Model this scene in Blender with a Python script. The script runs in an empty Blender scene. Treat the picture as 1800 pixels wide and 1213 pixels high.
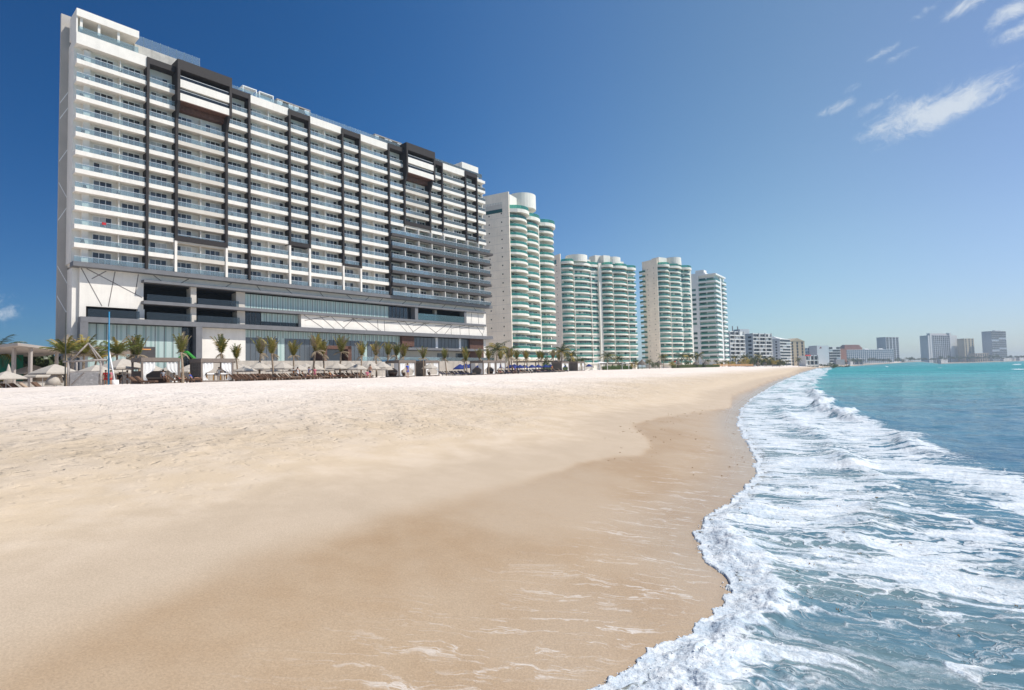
import bpy, bmesh, math, random
import numpy as np
from mathutils import Vector, Matrix
random.seed(7)
RNG = np.random.default_rng(11)
SC = bpy.context.scene
COL = SC.collection
R_ = math.radians

# ------------------------------------------------------------------ camera
EYE = 2.4                      # eye height above the sea
F = 1000.0                     # focal length in pixels of the 1800 px wide photograph (20 mm)
ROLL = math.atan(0.0244)
PITCH = math.atan((635.0 + 0.0244 * 890 - 606.5) * math.cos(ROLL) / F)
cam_d = bpy.data.cameras.new('camera'); cam = bpy.data.objects.new('camera', cam_d); COL.objects.link(cam)
SC.camera = cam
cam_d.sensor_width = 36.0; cam_d.lens = F / 1800 * 36.0
cam_d.clip_start = 0.1; cam_d.clip_end = 30000
fw = Vector((0, math.cos(PITCH), math.sin(PITCH))); up0 = Vector((0, -math.sin(PITCH), math.cos(PITCH))); rt0 = Vector((1, 0, 0))
rt = math.cos(ROLL) * rt0 - math.sin(ROLL) * up0
up = math.sin(ROLL) * rt0 + math.cos(ROLL) * up0
cam.matrix_world = Matrix(((rt.x, up.x, -fw.x, 0), (rt.y, up.y, -fw.y, 0), (rt.z, up.z, -fw.z, EYE), (0, 0, 0, 1)))

def ray(px, py):
    a, b = px - 900.0, -(py - 606.5)
    x = a * math.cos(ROLL) + b * math.sin(ROLL); y = -a * math.sin(ROLL) + b * math.cos(ROLL)
    v = fw * F + rt0 * x + up0 * y
    return v
def at(px, Y, py=600):
    """plan position X at forward distance Y for a column of the photograph, and the height of the ray there"""
    v = ray(px, py); k = Y / v.y
    return v.x * k, EYE + v.z * k

# ------------------------------------------------------------------ light
SUN_AZ, SUN_EL = R_(97), R_(53)     # azimuth clockwise from the view direction
sund = Vector((math.sin(SUN_AZ) * math.cos(SUN_EL), math.cos(SUN_AZ) * math.cos(SUN_EL), math.sin(SUN_EL)))
ld = bpy.data.lights.new('sun', 'SUN'); ld.energy = 4.2; ld.angle = R_(0.53); ld.color = (1.0, 0.955, 0.88)
lo = bpy.data.objects.new('sun', ld); COL.objects.link(lo); lo.rotation_euler = sund.to_track_quat('Z', 'Y').to_euler()
SC.view_settings.view_transform = 'Standard'; SC.view_settings.look = 'None'; SC.view_settings.gamma = 1.0
SC.view_settings.exposure = 0.30

world = bpy.data.worlds.new('World'); SC.world = world; world.use_nodes = True

class NT:
    """small helper for node trees"""
    def __init__(s, tree): s.t = tree; s.t.nodes.clear()
    def n(s, kind, **kw):
        nd = s.t.nodes.new(kind)
        for k, v in kw.items():
            if k.startswith('i_'):
                key = k[2:]; key = int(key) if key.isdigit() else key.replace('_', ' ')
                s.put(nd.inputs[key], v)
            else: setattr(nd, k, v)
        return nd
    def put(s, inp, v):
        if isinstance(v, bpy.types.NodeSocket): s.t.links.new(v, inp)
        elif isinstance(v, bpy.types.Node): s.t.links.new(v.outputs[0], inp)
        else:
            if hasattr(inp.default_value, '__len__') and not hasattr(v, '__len__'): v = (v,) * len(inp.default_value)
            if hasattr(v, '__len__') and len(inp.default_value) == 4 and len(v) == 3: v = (*v, 1)
            inp.default_value = v
    def m(s, op, a, b=0.0, c=0.0, clamp=False):
        nd = s.n('ShaderNodeMath', operation=op, use_clamp=clamp)
        s.put(nd.inputs[0], a); s.put(nd.inputs[1], b)
        if op in ('MULTIPLY_ADD',): s.put(nd.inputs[2], c)
        return nd.outputs[0]
    def mix(s, f, a, b, blend='MIX'):
        nd = s.n('ShaderNodeMix', data_type='RGBA', blend_type=blend)
        s.put(nd.inputs[0], f); s.put(nd.inputs[6], a); s.put(nd.inputs[7], b)
        return nd.outputs[2]
    def ramp(s, v, lo, hi, a=0.0, b=1.0, smooth=True):
        nd = s.n('ShaderNodeMapRange', interpolation_type='SMOOTHSTEP' if smooth else 'LINEAR')
        s.put(nd.inputs[0], v)
        for i, q in zip((1, 2, 3, 4), (lo, hi, a, b)): nd.inputs[i].default_value = q
        return nd.outputs[0]
    def noise(s, vec, scale, detail=3, rough=.55, dist=0.0, out=0):
        nd = s.n('ShaderNodeTexNoise'); 
        if vec is not None: s.put(nd.inputs['Vector'], vec)
        nd.inputs['Scale'].default_value = scale; nd.inputs['Detail'].default_value = detail
        nd.inputs['Roughness'].default_value = rough; nd.inputs['Distortion'].default_value = dist
        return nd.outputs[out]
    def link(s, a, b): s.t.links.new(a, b)

w = NT(world.node_tree)
sky = w.n('ShaderNodeTexSky', sky_type='NISHITA', sun_disc=False, sun_elevation=SUN_EL, sun_rotation=SUN_AZ, altitude=0, air_density=1.0, dust_density=0.35, ozone_density=1.2)
tc = w.n('ShaderNodeTexCoord'); sep = w.n('ShaderNodeSeparateXYZ'); w.link(tc.outputs['Generated'], sep.inputs[0])
az = w.m('ARCTAN2', sep.outputs[0], sep.outputs[1]); el = w.m('ARCSINE', sep.outputs[2])
cv = w.n('ShaderNodeCombineXYZ'); w.link(az, cv.inputs[0]); w.link(el, cv.inputs[1])
def dirpx(px, py):
    v = ray(px, py).normalized(); return math.atan2(v.x, v.y), math.asin(v.z)
tilt = R_(15)
rotv = w.n('ShaderNodeVectorRotate', rotation_type='Z_AXIS', i_Angle=-tilt); w.link(cv.outputs[0], rotv.inputs['Vector'])
scl = w.n('ShaderNodeMapping'); w.link(rotv.outputs[0], scl.inputs[0]); scl.inputs['Scale'].default_value = (1.0, 1.55, 1.0)
wq = w.n('ShaderNodeVectorMath', operation='MULTIPLY_ADD'); w.link(w.noise(cv.outputs[0], 9.0, 4, .6, 0, 1), wq.inputs[0]); wq.inputs[1].default_value = (.10, .10, 0); w.link(scl.outputs[0], wq.inputs[2])
wisp = w.m('ADD', w.m('MULTIPLY', w.noise(wq.outputs[0], 11.0, 10, .70, .5), .55), w.m('MULTIPLY', w.noise(wq.outputs[0], 42.0, 8, .72, .4), .45))
wisp = w.m('ADD', w.m('MULTIPLY', w.m('SUBTRACT', wisp, .5), 1.9), .5)
sepr = w.n('ShaderNodeSeparateXYZ'); w.link(rotv.outputs[0], sepr.inputs[0])
mask = None
for px, py, wx, wy, amp in ((1655, 193, .085, .019, 1.0), (1700, 180, .055, .014, .95), (1590, 214, .070, .027, .85), (1575, 240, .04, .016, .45), (1540, 186, .03, .010, .6), (1473, 188, .028, .008, .75), (1497, 155, .022, .007, .5), (1545, 97, .030, .006, .55), (1590, 92, .028, .006, .5), (1690, 16, .032, .009, .8), (1630, 18, .022, .006, .45), (1785, 16, .035, .013, .95), (1800, 48, .03, .011, .8), (1755, 172, .045, .006, .5), (2, 552, .022, .016, .6), (-25, 520, .03, .02, .5)):
    a0, e0 = dirpx(px, py)
    rx, ry = a0 * math.cos(-tilt) - e0 * math.sin(-tilt), a0 * math.sin(-tilt) + e0 * math.cos(-tilt)
    dx = w.m('DIVIDE', w.m('SUBTRACT', sepr.outputs[0], rx), wx); dy = w.m('DIVIDE', w.m('SUBTRACT', sepr.outputs[1], ry), wy)
    d2 = w.m('ADD', w.m('MULTIPLY', dx, dx), w.m('MULTIPLY', dy, dy))
    g = w.m('MULTIPLY', w.m('POWER', 2.718, w.m('MULTIPLY', d2, -1.0)), amp)
    mask = g if mask is None else w.m('MAXIMUM', mask, g)
cl = w.ramp(w.m('ADD', w.m('MULTIPLY', mask, .56), wisp), .62, 1.16)
cl = w.m('MULTIPLY', cl, w.ramp(mask, .03, .40))
# tint deepens the sky on the side away from the sun, like a polariser
dts = w.n('ShaderNodeVectorMath', operation='DOT_PRODUCT'); w.link(tc.outputs['Generated'], dts.inputs[0]); dts.inputs[1].default_value = (math.sin(SUN_AZ), math.cos(SUN_AZ), 0)
cr = w.n('ShaderNodeValToRGB'); w.link(w.ramp(dts.outputs['Value'], -1, 1, 0, 1, False), cr.inputs[0])
cr.color_ramp.interpolation = 'B_SPLINE'; els = cr.color_ramp.elements; els[0].position = .14; els[0].color = (.085, .30, .55, 1); els[1].position = .64; els[1].color = (.90, 1.05, 1.07, 1)
e_ = els.new(.44); e_.color = (.33, .67, .97, 1); e_ = els.new(.30); e_.color = (.14, .45, .76, 1); e_ = els.new(.78); e_.color = (.86, .88, 1.0, 1)
lowt = w.mix(w.ramp(el, 0, .45), (1.75, 1.05, .97), (.92, 1, 1.02))
SKYMUL = w.n('ShaderNodeMix', data_type='RGBA', blend_type='MULTIPLY'); SKYMUL.inputs[0].default_value = 1.0
w.link(sky.outputs[0], SKYMUL.inputs[6]); w.link(w.mix(1.0, cr.outputs[0], w.mix(w.ramp(dts.outputs['Value'], -.75, .45), lowt, w.mix(w.ramp(el, 0, .22), (.80, .86, 1.0), (1, 1, 1))), 'MULTIPLY'), SKYMUL.inputs[7])
SKYC = SKYMUL.outputs[2]
mixc = w.mix(w.m('MULTIPLY', cl, .80), SKYC, (6.0, 6.5, 7.0))
bg = w.n('ShaderNodeBackground', i_Strength=0.1); w.link(mixc, bg.inputs[0])
wo = w.n('ShaderNodeOutputWorld'); w.link(bg.outputs[0], wo.inputs[0])

# ------------------------------------------------------------------ helpers
class MB:
    """collects shapes; build() links them as ONE mesh object"""
    def __init__(s): s.v = []; s.f = []; s.mi = []; s.sm = []
    def add(s, vs, fs, m=0, smooth=False):
        o = len(s.v); s.v.extend(vs)
        for q in fs: s.f.append([o + i for i in q]); s.mi.append(m); s.sm.append(smooth)
    def box(s, x0, x1, y0, y1, z0, z1, m=0):
        vs = [(x0, y0, z0), (x1, y0, z0), (x1, y1, z0), (x0, y1, z0), (x0, y0, z1), (x1, y0, z1), (x1, y1, z1), (x0, y1, z1)]
        s.add(vs, [(0, 3, 2, 1), (4, 5, 6, 7), (0, 1, 5, 4), (1, 2, 6, 5), (2, 3, 7, 6), (3, 0, 4, 7)], m)
    def prism(s, pts, z0, z1, m=0, caps=True):
        n = len(pts)
        a = sum(pts[i][0] * pts[(i + 1) % n][1] - pts[(i + 1) % n][0] * pts[i][1] for i in range(n))
        if a < 0: pts = pts[::-1]
        vs = [(p[0], p[1], z0) for p in pts] + [(p[0], p[1], z1) for p in pts]
        fs = [(i, (i + 1) % n, n + (i + 1) % n, n + i) for i in range(n)]
        if caps: fs += [tuple(range(n - 1, -1, -1)), tuple(range(n, 2 * n))]
        s.add(vs, fs, m)
    def prism_x(s, pts, x0, x1, m=0):
        """outline given as (y, z), extruded along x"""
        n = len(pts)
        a = sum(pts[i][0] * pts[(i + 1) % n][1] - pts[(i + 1) % n][0] * pts[i][1] for i in range(n))
        if a < 0: pts = pts[::-1]
        vs = [(x0, p[0], p[1]) for p in pts] + [(x1, p[0], p[1]) for p in pts]
        s.add(vs, [(i, (i + 1) % n, n + (i + 1) % n, n + i) for i in range(n)] + [tuple(range(n - 1, -1, -1)), tuple(range(n, 2 * n))], m)
    def tube(s, pts, rad, n=6, m=0, smooth=True, caps=True):
        pts = [Vector(p) for p in pts]
        if not hasattr(rad, '__len__'): rad = [rad] * len(pts)
        vs, fs = [], []
        for i, p in enumerate(pts):
            t = (pts[min(i + 1, len(pts) - 1)] - pts[max(i - 1, 0)]).normalized()
            u = t.cross(Vector((0, 1, 0.013)) if abs(t.y) < .9 else Vector((1, 0, 0.01))).normalized(); w_ = t.cross(u)
            for k in range(n):
                a = 2 * math.pi * k / n; q = p + (u * math.cos(a) + w_ * math.sin(a)) * rad[i]; vs.append(tuple(q))
        for i in range(len(pts) - 1):
            for k in range(n):
                fs.append((i * n + k, i * n + (k + 1) % n, (i + 1) * n + (k + 1) % n, (i + 1) * n + k))
        if caps: fs += [tuple(range(n - 1, -1, -1)), tuple(range((len(pts) - 1) * n, len(pts) * n))]
        s.add(vs, fs, m, smooth)
    def bar(s, a, b, w_, h, m=0):
        """rectangular bar between two points"""
        a, b = Vector(a), Vector(b); t = (b - a).normalized()
        u = t.cross(Vector((0, 0, 1)) if abs(t.z) < .95 else Vector((0, 1, 0))).normalized(); q = u.cross(t)
        vs = [tuple(p + u * sx * w_ / 2 + q * sy * h / 2) for p in (a, b) for sx, sy in ((-1, -1), (1, -1), (1, 1), (-1, 1))]
        s.add(vs, [(0, 1, 2, 3), (7, 6, 5, 4), (0, 4, 5, 1), (1, 5, 6, 2), (2, 6, 7, 3), (3, 7, 4, 0)], m)
    def sphere(s, c, r, nu=8, nv=6, m=0, sc=(1, 1, 1)):
        vs = [(c[0], c[1], c[2] - r * sc[2])]
        for j in range(1, nv):
            ph = -math.pi / 2 + math.pi * j / nv
            for i in range(nu):
                a = 2 * math.pi * i / nu; vs.append((c[0] + r * sc[0] * math.cos(ph) * math.cos(a), c[1] + r * sc[1] * math.cos(ph) * math.sin(a), c[2] + r * sc[2] * math.sin(ph)))
        vs.append((c[0], c[1], c[2] + r * sc[2])); fs = []
        for i in range(nu): fs.append((0, 1 + (i + 1) % nu, 1 + i))
        for j in range(nv - 2):
            for i in range(nu): a = 1 + j * nu; fs.append((a + i, a + (i + 1) % nu, a + nu + (i + 1) % nu, a + nu + i))
        a = 1 + (nv - 2) * nu
        for i in range(nu): fs.append((a + i, a + (i + 1) % nu, len(vs) - 1))
        s.add(vs, fs, m, True)
    def merge(s, o, dx=0, dy=0, dz=0):
        k = len(s.v); s.v.extend([(x + dx, y + dy, z + dz) for x, y, z in o.v])
        s.f.extend([[k + i for i in q] for q in o.f]); s.mi.extend(o.mi); s.sm.extend(o.sm)
    def mesh(s, name, mats):
        me = bpy.data.meshes.new(name); me.from_pydata(s.v, [], s.f)
        for q in mats: me.materials.append(q)
        me.polygons.foreach_set('material_index', s.mi); me.polygons.foreach_set('use_smooth', s.sm)
        me.update(); return me
    def build(s, name, mats, parent=None, **kw):
        if not hasattr(mats, '__len__'): mats = [mats]
        return link(name, s.mesh(name, mats), parent, **kw)

def link(name, me, parent=None, loc=(0, 0, 0), label=None, cat=None, group=None, kind=None, rz=0.0):
    o = bpy.data.objects.new(name, me); COL.objects.link(o); o.location = loc
    if rz: o.rotation_euler = (0, 0, rz)
    if parent is not None: o.parent = parent
    tag(o, label, cat, group, kind); return o
def tag(o, label=None, cat=None, group=None, kind=None):
    if label: o['label'] = label
    if cat: o['category'] = cat
    if group: o['group'] = group
    if kind: o['kind'] = kind
    return o
def thing(name, label, cat, loc=(0, 0, 0), rz=0.0, group=None):
    o = bpy.data.objects.new(name, None); o.empty_display_size = .5; COL.objects.link(o); o.location = loc; o.rotation_euler = (0, 0, rz)
    return tag(o, label, cat, group)
def dup(root, loc, rz=0.0, label=None, group=None, scale=None):
    r = root.copy(); COL.objects.link(r); r.location = loc; r.rotation_euler = (0, 0, rz)
    if scale: r.scale = scale if hasattr(scale, '__len__') else (scale,) * 3
    if label: r['label'] = label
    if group: r['group'] = group
    for ch in list(root.children):
        c = ch.copy(); COL.objects.link(c); c.parent = r
        for g in ch.children:
            d = g.copy(); COL.objects.link(d); d.parent = c
    return r

def mat(name, col, rough=.7, spec=.3, metal=0.0, var=.0, vscale=3.0, bump=0.0, bscale=40.0, streak=0.0):
    m = bpy.data.materials.new(name); m.use_nodes = True; t = NT(m.node_tree)
    b = t.n('ShaderNodeBsdfPrincipled', i_Roughness=rough, i_Metallic=metal); b.inputs['Specular IOR Level'].default_value = spec
    o = t.n('ShaderNodeOutputMaterial'); t.link(b.outputs[0], o.inputs[0])
    c = (*col, 1)
    if var or bump or streak:
        g = t.n('ShaderNodeNewGeometry')
        out = c
        if var:
            f1 = t.noise(g.outputs['Position'], vscale, 5, .6)
            f2 = t.ramp(f1, .3, .7, 1 - var, 1 + var)
            out = t.mix(1.0, c, f2, 'MULTIPLY')
        if streak:
            mp = t.n('ShaderNodeMapping'); t.link(g.outputs['Position'], mp.inputs[0]); mp.inputs['Scale'].default_value = (1.6, 1.6, .09)
            f3 = t.ramp(t.noise(mp.outputs[0], 1.0, 4, .65), .42, .75, 1.0, 1 - streak)
            out = t.mix(1.0, out, f3, 'MULTIPLY')
        t.put(b.inputs['Base Color'], out)
        if bump:
            bn = t.n('ShaderNodeBump', i_Strength=bump, i_Distance=.05); t.link(t.noise(g.outputs['Position'], bscale, 3), bn.inputs['Height']); t.link(bn.outputs[0], b.inputs['Normal'])
    else: b.inputs['Base Color'].default_value = c
    return m
def glass(name, tint, dif, alpha, rough=.04):
    """clear pane: part tinted see-through, part pale film, and a sky reflection"""
    m = bpy.data.materials.new(name); m.use_nodes = True; t = NT(m.node_tree)
    tr = t.n('ShaderNodeBsdfTransparent', i_Color=(*tint, 1)); df = t.n('ShaderNodeBsdfDiffuse', i_Color=(*dif, 1)); gl = t.n('ShaderNodeBsdfGlossy', i_Roughness=rough)
    fr = t.n('ShaderNodeFresnel', i_IOR=1.5)
    m1 = t.n('ShaderNodeMixShader', i_0=alpha); t.link(tr.outputs[0], m1.inputs[1]); t.link(df.outputs[0], m1.inputs[2])
    m2 = t.n('ShaderNodeMixShader'); t.link(fr.outputs[0], m2.inputs[0]); t.link(m1.outputs[0], m2.inputs[1]); t.link(gl.outputs[0], m2.inputs[2])
    o = t.n('ShaderNodeOutputMaterial'); t.link(m2.outputs[0], o.inputs[0]); return m

# value noise in the plane, for landform and waves (numpy)
def _h(ix, iy, seed):
    n = (ix.astype(np.int64) * 374761393 + iy.astype(np.int64) * 668265263 + seed * 974634777) & 0xffffffff
    n = ((n ^ (n >> 13)) * 1274126177) & 0xffffffff
    return (n ^ (n >> 16)) & 0xffffffff
def gn(x, y, seed=0):
    x = np.asarray(x, float); y = np.asarray(y, float)
    ix = np.floor(x); iy = np.floor(y); fx = x - ix; fy = y - iy
    ux = fx * fx * fx * (fx * (fx * 6 - 15) + 10); uy = fy * fy * fy * (fy * (fy * 6 - 15) + 10)
    def g(i, j):
        a = _h(ix + i, iy + j, seed) * (2 * math.pi / 4294967296.0)
        return np.cos(a) * (fx - i) + np.sin(a) * (fy - j)
    a = g(0, 0) * (1 - ux) + g(1, 0) * ux; b = g(0, 1) * (1 - ux) + g(1, 1) * ux
    return (a * (1 - uy) + b * uy) * 1.5
def fbm(x, y, oct=4, seed=0, gain=.5):
    s = 0; a = 1.0
    for k in range(oct): s = s + a * gn(x * 2 ** k, y * 2 ** k, seed + k * 17); a *= gain
    return s
def sst(a, b, x): t = np.clip((np.asarray(x, float) - a) / (b - a), 0, 1); return t * t * (3 - 2 * t)

# ------------------------------------------------------------------ shore line and landform
def on_plane(px, py, z):
    v = ray(px, py); k = (z - EYE) / v.z
    return (v.x * k, v.y * k)
EDGE_PX = [(1010, 1213), (1050, 1192), (1095, 1170), (1160, 1122), (1200, 1108), (1252, 1068), (1262, 1040), (1270, 1010), (1242, 985), (1222, 960), (1216, 930), (1236, 905), (1290, 872), (1328, 835), (1326, 805), (1312, 778), (1294, 745), (1300, 718), (1322, 698), (1345, 684), (1369, 671), (1400, 658)]
SHORE = np.array([(-700, -900), (-200, -260), (-60, -90), (-20, -32), (-7, -10), (-2.2, 0.6), (-.3, 3.5)] + [on_plane(x, y, .04) for x, y in EDGE_PX] + [(180, 345), (296, 555), (480, 862), (800, 1350), (1250, 1740), (1620, 1830), (2600, 1960), (6000, 2300)])
def sdist(x, y, P=SHORE):
    """distance to a line in plan, positive on its left (inland), and the length along it"""
    x = np.asarray(x, float); y = np.asarray(y, float)
    best = np.full(x.shape, 1e18); sg = np.ones(x.shape); al = np.zeros(x.shape); acc = 0.0
    for i in range(len(P) - 1):
        ax, ay = P[i]; dx, dy = P[i + 1] - P[i]; L2 = dx * dx + dy * dy
        t = np.clip(((x - ax) * dx + (y - ay) * dy) / L2, 0, 1)
        ex = x - ax - t * dx; ey = y - ay - t * dy; d = ex * ex + ey * ey
        # at shared corners keep the side judged by the segment that meets the point more squarely
        side = dx * (y - ay) - dy * (x - ax)
        q = np.abs(side) / math.sqrt(L2)
        upd = (d < best - 1e-9) | ((np.abs(d - best) <= 1e-9) & (q > np.abs(sg)))
        sg = np.where(upd, np.where(side >= 0, q + 1e-12, -q - 1e-12), sg); al = np.where(upd, acc + t * math.sqrt(L2), al)
        best = np.minimum(best, d); acc += math.sqrt(L2)
    return np.sqrt(best) * np.sign(sg), al
def ground_s(s, x, y):
    h = np.where(s > 0, 2.32 * (1 - np.exp(-np.maximum(s, 0) / 13.0)), .075 * s)
    h = np.maximum(h, -5.0)
    land = sst(6, 40, s)
    h = h - .55 * sst(-33, -52, x) * land * (1 - sst(70, 110, y)) 
    h = h + land * (.55 * sst(100, 190, y) + .6 * sst(200, 340, y) + 1.0 * sst(400, 1200, y))
    h = h + 6.5 * sst(950, 1500, y) * sst(0, 55, s)
    return h
def ground(x, y):
    x = np.atleast_1d(np.asarray(x, float)); y = np.atleast_1d(np.asarray(y, float))
    s, _ = sdist(x, y); return ground_s(s, x, y)
def gz(x, y): return float(ground(x, y)[0])
def gnd(px, py):
    """where a column and row of the photograph meets the ground"""
    v = ray(px, py); t = np.geomspace(2.0, 900.0, 3000) / v.y
    X = v.x * t; Y = v.y * t; Z = EYE + v.z * t
    h = ground(X, Y); k = np.argmax(Z <= h)
    return float(X[k]), float(Y[k]), float(h[k])

def polar(radii, angs, keep, zfun):
    """a sheet of quads on rings round the origin"""
    A, Rr = np.meshgrid(angs, radii); X = Rr * np.sin(A); Y = Rr * np.cos(A)
    nr, na = X.shape
    Z, att, ok = zfun(X.ravel(), Y.ravel())
    idx = np.arange(nr * na).reshape(nr, na)
    q = np.stack([idx[:-1, :-1], idx[:-1, 1:], idx[1:, 1:], idx[1:, :-1]], -1).reshape(-1, 4)[:, ::-1]
    if keep: q = q[ok[q].any(1)]
    used = np.unique(q); remap = np.full(nr * na, -1); remap[used] = np.arange(len(used)); q = remap[q]
    V = np.stack([X.ravel(), Y.ravel(), Z], 1)[used]
    me = bpy.data.meshes.new('sheet'); me.vertices.add(len(V)); me.vertices.foreach_set('co', V.ravel())
    me.loops.add(q.size); me.loops.foreach_set('vertex_index', q.ravel().astype(np.int32))
    me.polygons.add(len(q)); me.polygons.foreach_set('loop_start', np.arange(0, q.size, 4, dtype=np.int32)); me.polygons.foreach_set('loop_total', np.full(len(q), 4, np.int32))
    me.polygons.foreach_set('use_smooth', np.ones(len(q), bool)); me.update(calc_edges=True)
    for k, a in att.items():
        at_ = me.attributes.new(k, 'FLOAT', 'POINT'); at_.data.foreach_set('value', a[used].astype(np.float32))
    return me

WET_PX = [(-60, 1172), (0, 1150), (120, 1105), (300, 1042), (450, 985), (600, 936), (760, 888), (900, 852), (1000, 820), (1075, 802), (1125, 799), (1141, 790), (1138, 775), (1120, 758), (1114, 748), (1135, 740), (1180, 731), (1240, 722), (1285, 717)]
WET = np.array([(-9, -4), (-5.5, 2.0)] + [gnd(x, y)[:2] for x, y in WET_PX] + [(x - 1.5, y + .4) for x, y in [on_plane(1322, 698, .1), on_plane(1369, 671, .1)]] + [(85, 172), (175, 346), (291, 557), (475, 864), (795, 1354), (1247, 1745), (1620, 1835), (2600, 1965), (6000, 2305)])

def sand_z(x, y):
    s, al = sdist(x, y); h = ground_s(s, x, y)
    wd, _ = sdist(x, y, WET)
    wd = wd + .10 * gn(x * .9, y * .9, 5) + .03 * gn(x * 5, y * 5, 6)
    r = np.hypot(x, y)
    dry = sst(.3, 5, wd)
    near = sst(160, 60, r)
    h = h + near * dry * (.045 * fbm(x * .22, y * .22, 3, 3) + .028 * gn(x * 1.1, y * 1.1, 9) * sst(60, 25, r))
    h = h + .012 * gn(x * .5, y * .8, 8) * (1 - dry)
    return h, {'s': s, 'wet': sst(.12 + .33 * sst(12, 7, y), -.12 - .33 * sst(12, 7, y), wd), 'dryd': wd}, np.ones(x.shape, bool)

pxs = 569.0
rows = np.concatenate([[.5, .9, 1.4, 2.0, 2.6, 3.1], EYE * pxs / np.arange(400, 3.2, -1.5), [520, 640, 800, 1000, 1250, 1600, 2100, 3000, 4500]])
rows = np.unique(np.round(rows, 4)); rows = rows[np.concatenate([[True], np.diff(rows) > .012])]
fa = np.radians(np.arange(-47, 50.01, .22)); ca = np.radians(np.concatenate([np.arange(-180, -47, 4.0)])); cb = np.radians(np.concatenate([np.arange(52, 180.1, 4.0)]))
me = polar(rows, np.concatenate([ca, fa, cb]), False, sand_z)
sand = link('beach_sand', me, kind='structure')
m = bpy.data.materials.new('sand'); m.use_nodes = True; t = NT(m.node_tree)
g = t.n('ShaderNodeNewGeometry'); P = g.outputs['Position']
a_s = t.n('ShaderNodeAttribute', attribute_name='s').outputs['Fac']; a_w = t.n('ShaderNodeAttribute', attribute_name='wet').outputs['Fac']; a_d = t.n('ShaderNodeAttribute', attribute_name='dryd').outputs['Fac']
big = t.noise(P, .16, 4, .6); mid = t.noise(P, 1.3, 4, .6); fine = t.noise(P, 55.0, 2, .7)
pale = t.mix(t.ramp(big, .35, .65), (.74, .645, .555), (.78, .69, .61))
warm = t.mix(t.ramp(mid, .35, .68), (.55, .435, .305), (.59, .48, .36))
dryc = t.mix(t.ramp(t.m('ADD', a_d, t.m('MULTIPLY', t.m('SUBTRACT', big, .5), 9.0)), 4.0, 19.0), warm, pale)
strip = t.mix(t.ramp(mid, .3, .7), (.445, .352, .255), (.475, .378, .278))
dryc = t.mix(t.ramp(t.m('ADD', a_d, t.m('MULTIPLY', t.m('SUBTRACT', mid, .5), 1.6)), .9, 3.0), strip, dryc)
wetc = t.mix(t.ramp(mid, .35, .7), (.37, .255, .152), (.405, .293, .186))
wetc = t.mix(t.ramp(big, .38, .62), wetc, (.425, .322, .22))
grain = t.ramp(fine, .25, .8, .80, 1.18, False)
col = t.mix(a_w, dryc, wetc)
nearg = t.n('ShaderNodeVectorMath', operation='LENGTH'); t.link(P, nearg.inputs[0])
col = t.mix(t.ramp(nearg.outputs['Value'], 5.0, 14.0, .85, 0.0), col, t.mix(1.0, col, grain, 'MULTIPLY'))
# thin streaks of foam left on the wet sand, running down the slope
mpx = t.n('ShaderNodeMapping'); t.link(P, mpx.inputs[0]); mpx.inputs['Rotation'].default_value = (0, 0, R_(25.5)); mpx.inputs['Scale'].default_value = (.55, 3.4, 1)
wv = t.noise(P, 1.7, 3, .6, 0, 1)
wmix = t.n('ShaderNodeVectorMath', operation='MULTIPLY_ADD'); t.link(wv, wmix.inputs[0]); wmix.inputs[1].default_value = (.6, 1.1, .0); t.link(mpx.outputs[0], wmix.inputs[2])
brk = t.noise(wmix.outputs[0], 2.2, 5, .7)
rg = t.m('ABSOLUTE', t.m('SUBTRACT', t.noise(wmix.outputs[0], 1.6, 5, .62), .5))
tr = t.m('MULTIPLY', t.ramp(rg, .002, .035, 1, 0), t.ramp(brk, .44, .62))
tr2 = t.m('MULTIPLY', t.ramp(t.noise(wmix.outputs[0], 6.5, 6, .78), .55, .74), t.ramp(t.noise(P, .8, 2), .42, .6))
zone = t.m('MULTIPLY', t.ramp(a_s, .0, .25), t.ramp(t.m('ADD', a_s, t.m('MULTIPLY', t.m('SUBTRACT', big, .5), 3.0)), .5, 2.2, 1, 0))
tr = t.m('MULTIPLY', t.m('MAXIMUM', tr, t.m('MULTIPLY', tr2, .75)), zone)
col = t.mix(t.m('MULTIPLY', tr, .55), col, (.74, .71, .67))
# ground behind the beach turns to scrub far away
b = t.n('ShaderNodeBsdfPrincipled'); b.inputs['Specular IOR Level'].default_value = .35
scrub = t.m('MULTIPLY', t.ramp(a_s, 60, 85), t.ramp(nearg.outputs['Value'], 350, 520))
col = t.mix(scrub, col, (.10, .115, .055))
t.link(col, b.inputs['Base Color'])
rw = t.ramp(a_s, .05, 1.6, .22, .55)
t.link(t.mix(a_w, (.93, .93, .93), rw), b.inputs['Roughness'])
pv = t.n('ShaderNodeVectorMath', operation='MULTIPLY_ADD'); t.link(t.noise(P, 2.2, 3, .6, 0, 1), pv.inputs[0]); pv.inputs[1].default_value = (.6, .6, 0); t.link(P, pv.inputs[2])
def pits(sc, lo, hi, sm):
    v_ = t.n('ShaderNodeTexVoronoi', feature='SMOOTH_F1', i_Scale=sc, i_Randomness=1.0); v_.inputs['Smoothness'].default_value = sm; t.link(pv.outputs[0], v_.inputs['Vector']); return t.ramp(v_.outputs['Distance'], lo, hi)
clump = t.ramp(t.noise(P, .45, 3, .6), .38, .62, .25, 1.0)
hh = t.m('ADD', t.m('MULTIPLY', pits(2.1, .08, .42, .25), .10), t.m('MULTIPLY', pits(4.6, .06, .4, .2), .12))
hh = t.m('MULTIPLY', t.m('MULTIPLY', hh, clump), .62)
hh = t.m('ADD', hh, t.m('MULTIPLY', t.noise(P, 2.6, 9, .72), .11))
hh = t.m('MULTIPLY', hh, t.ramp(t.m('ADD', a_d, t.m('MULTIPLY', t.m('SUBTRACT', big, .5), 6.0)), 1.5, 7.0))
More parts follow.
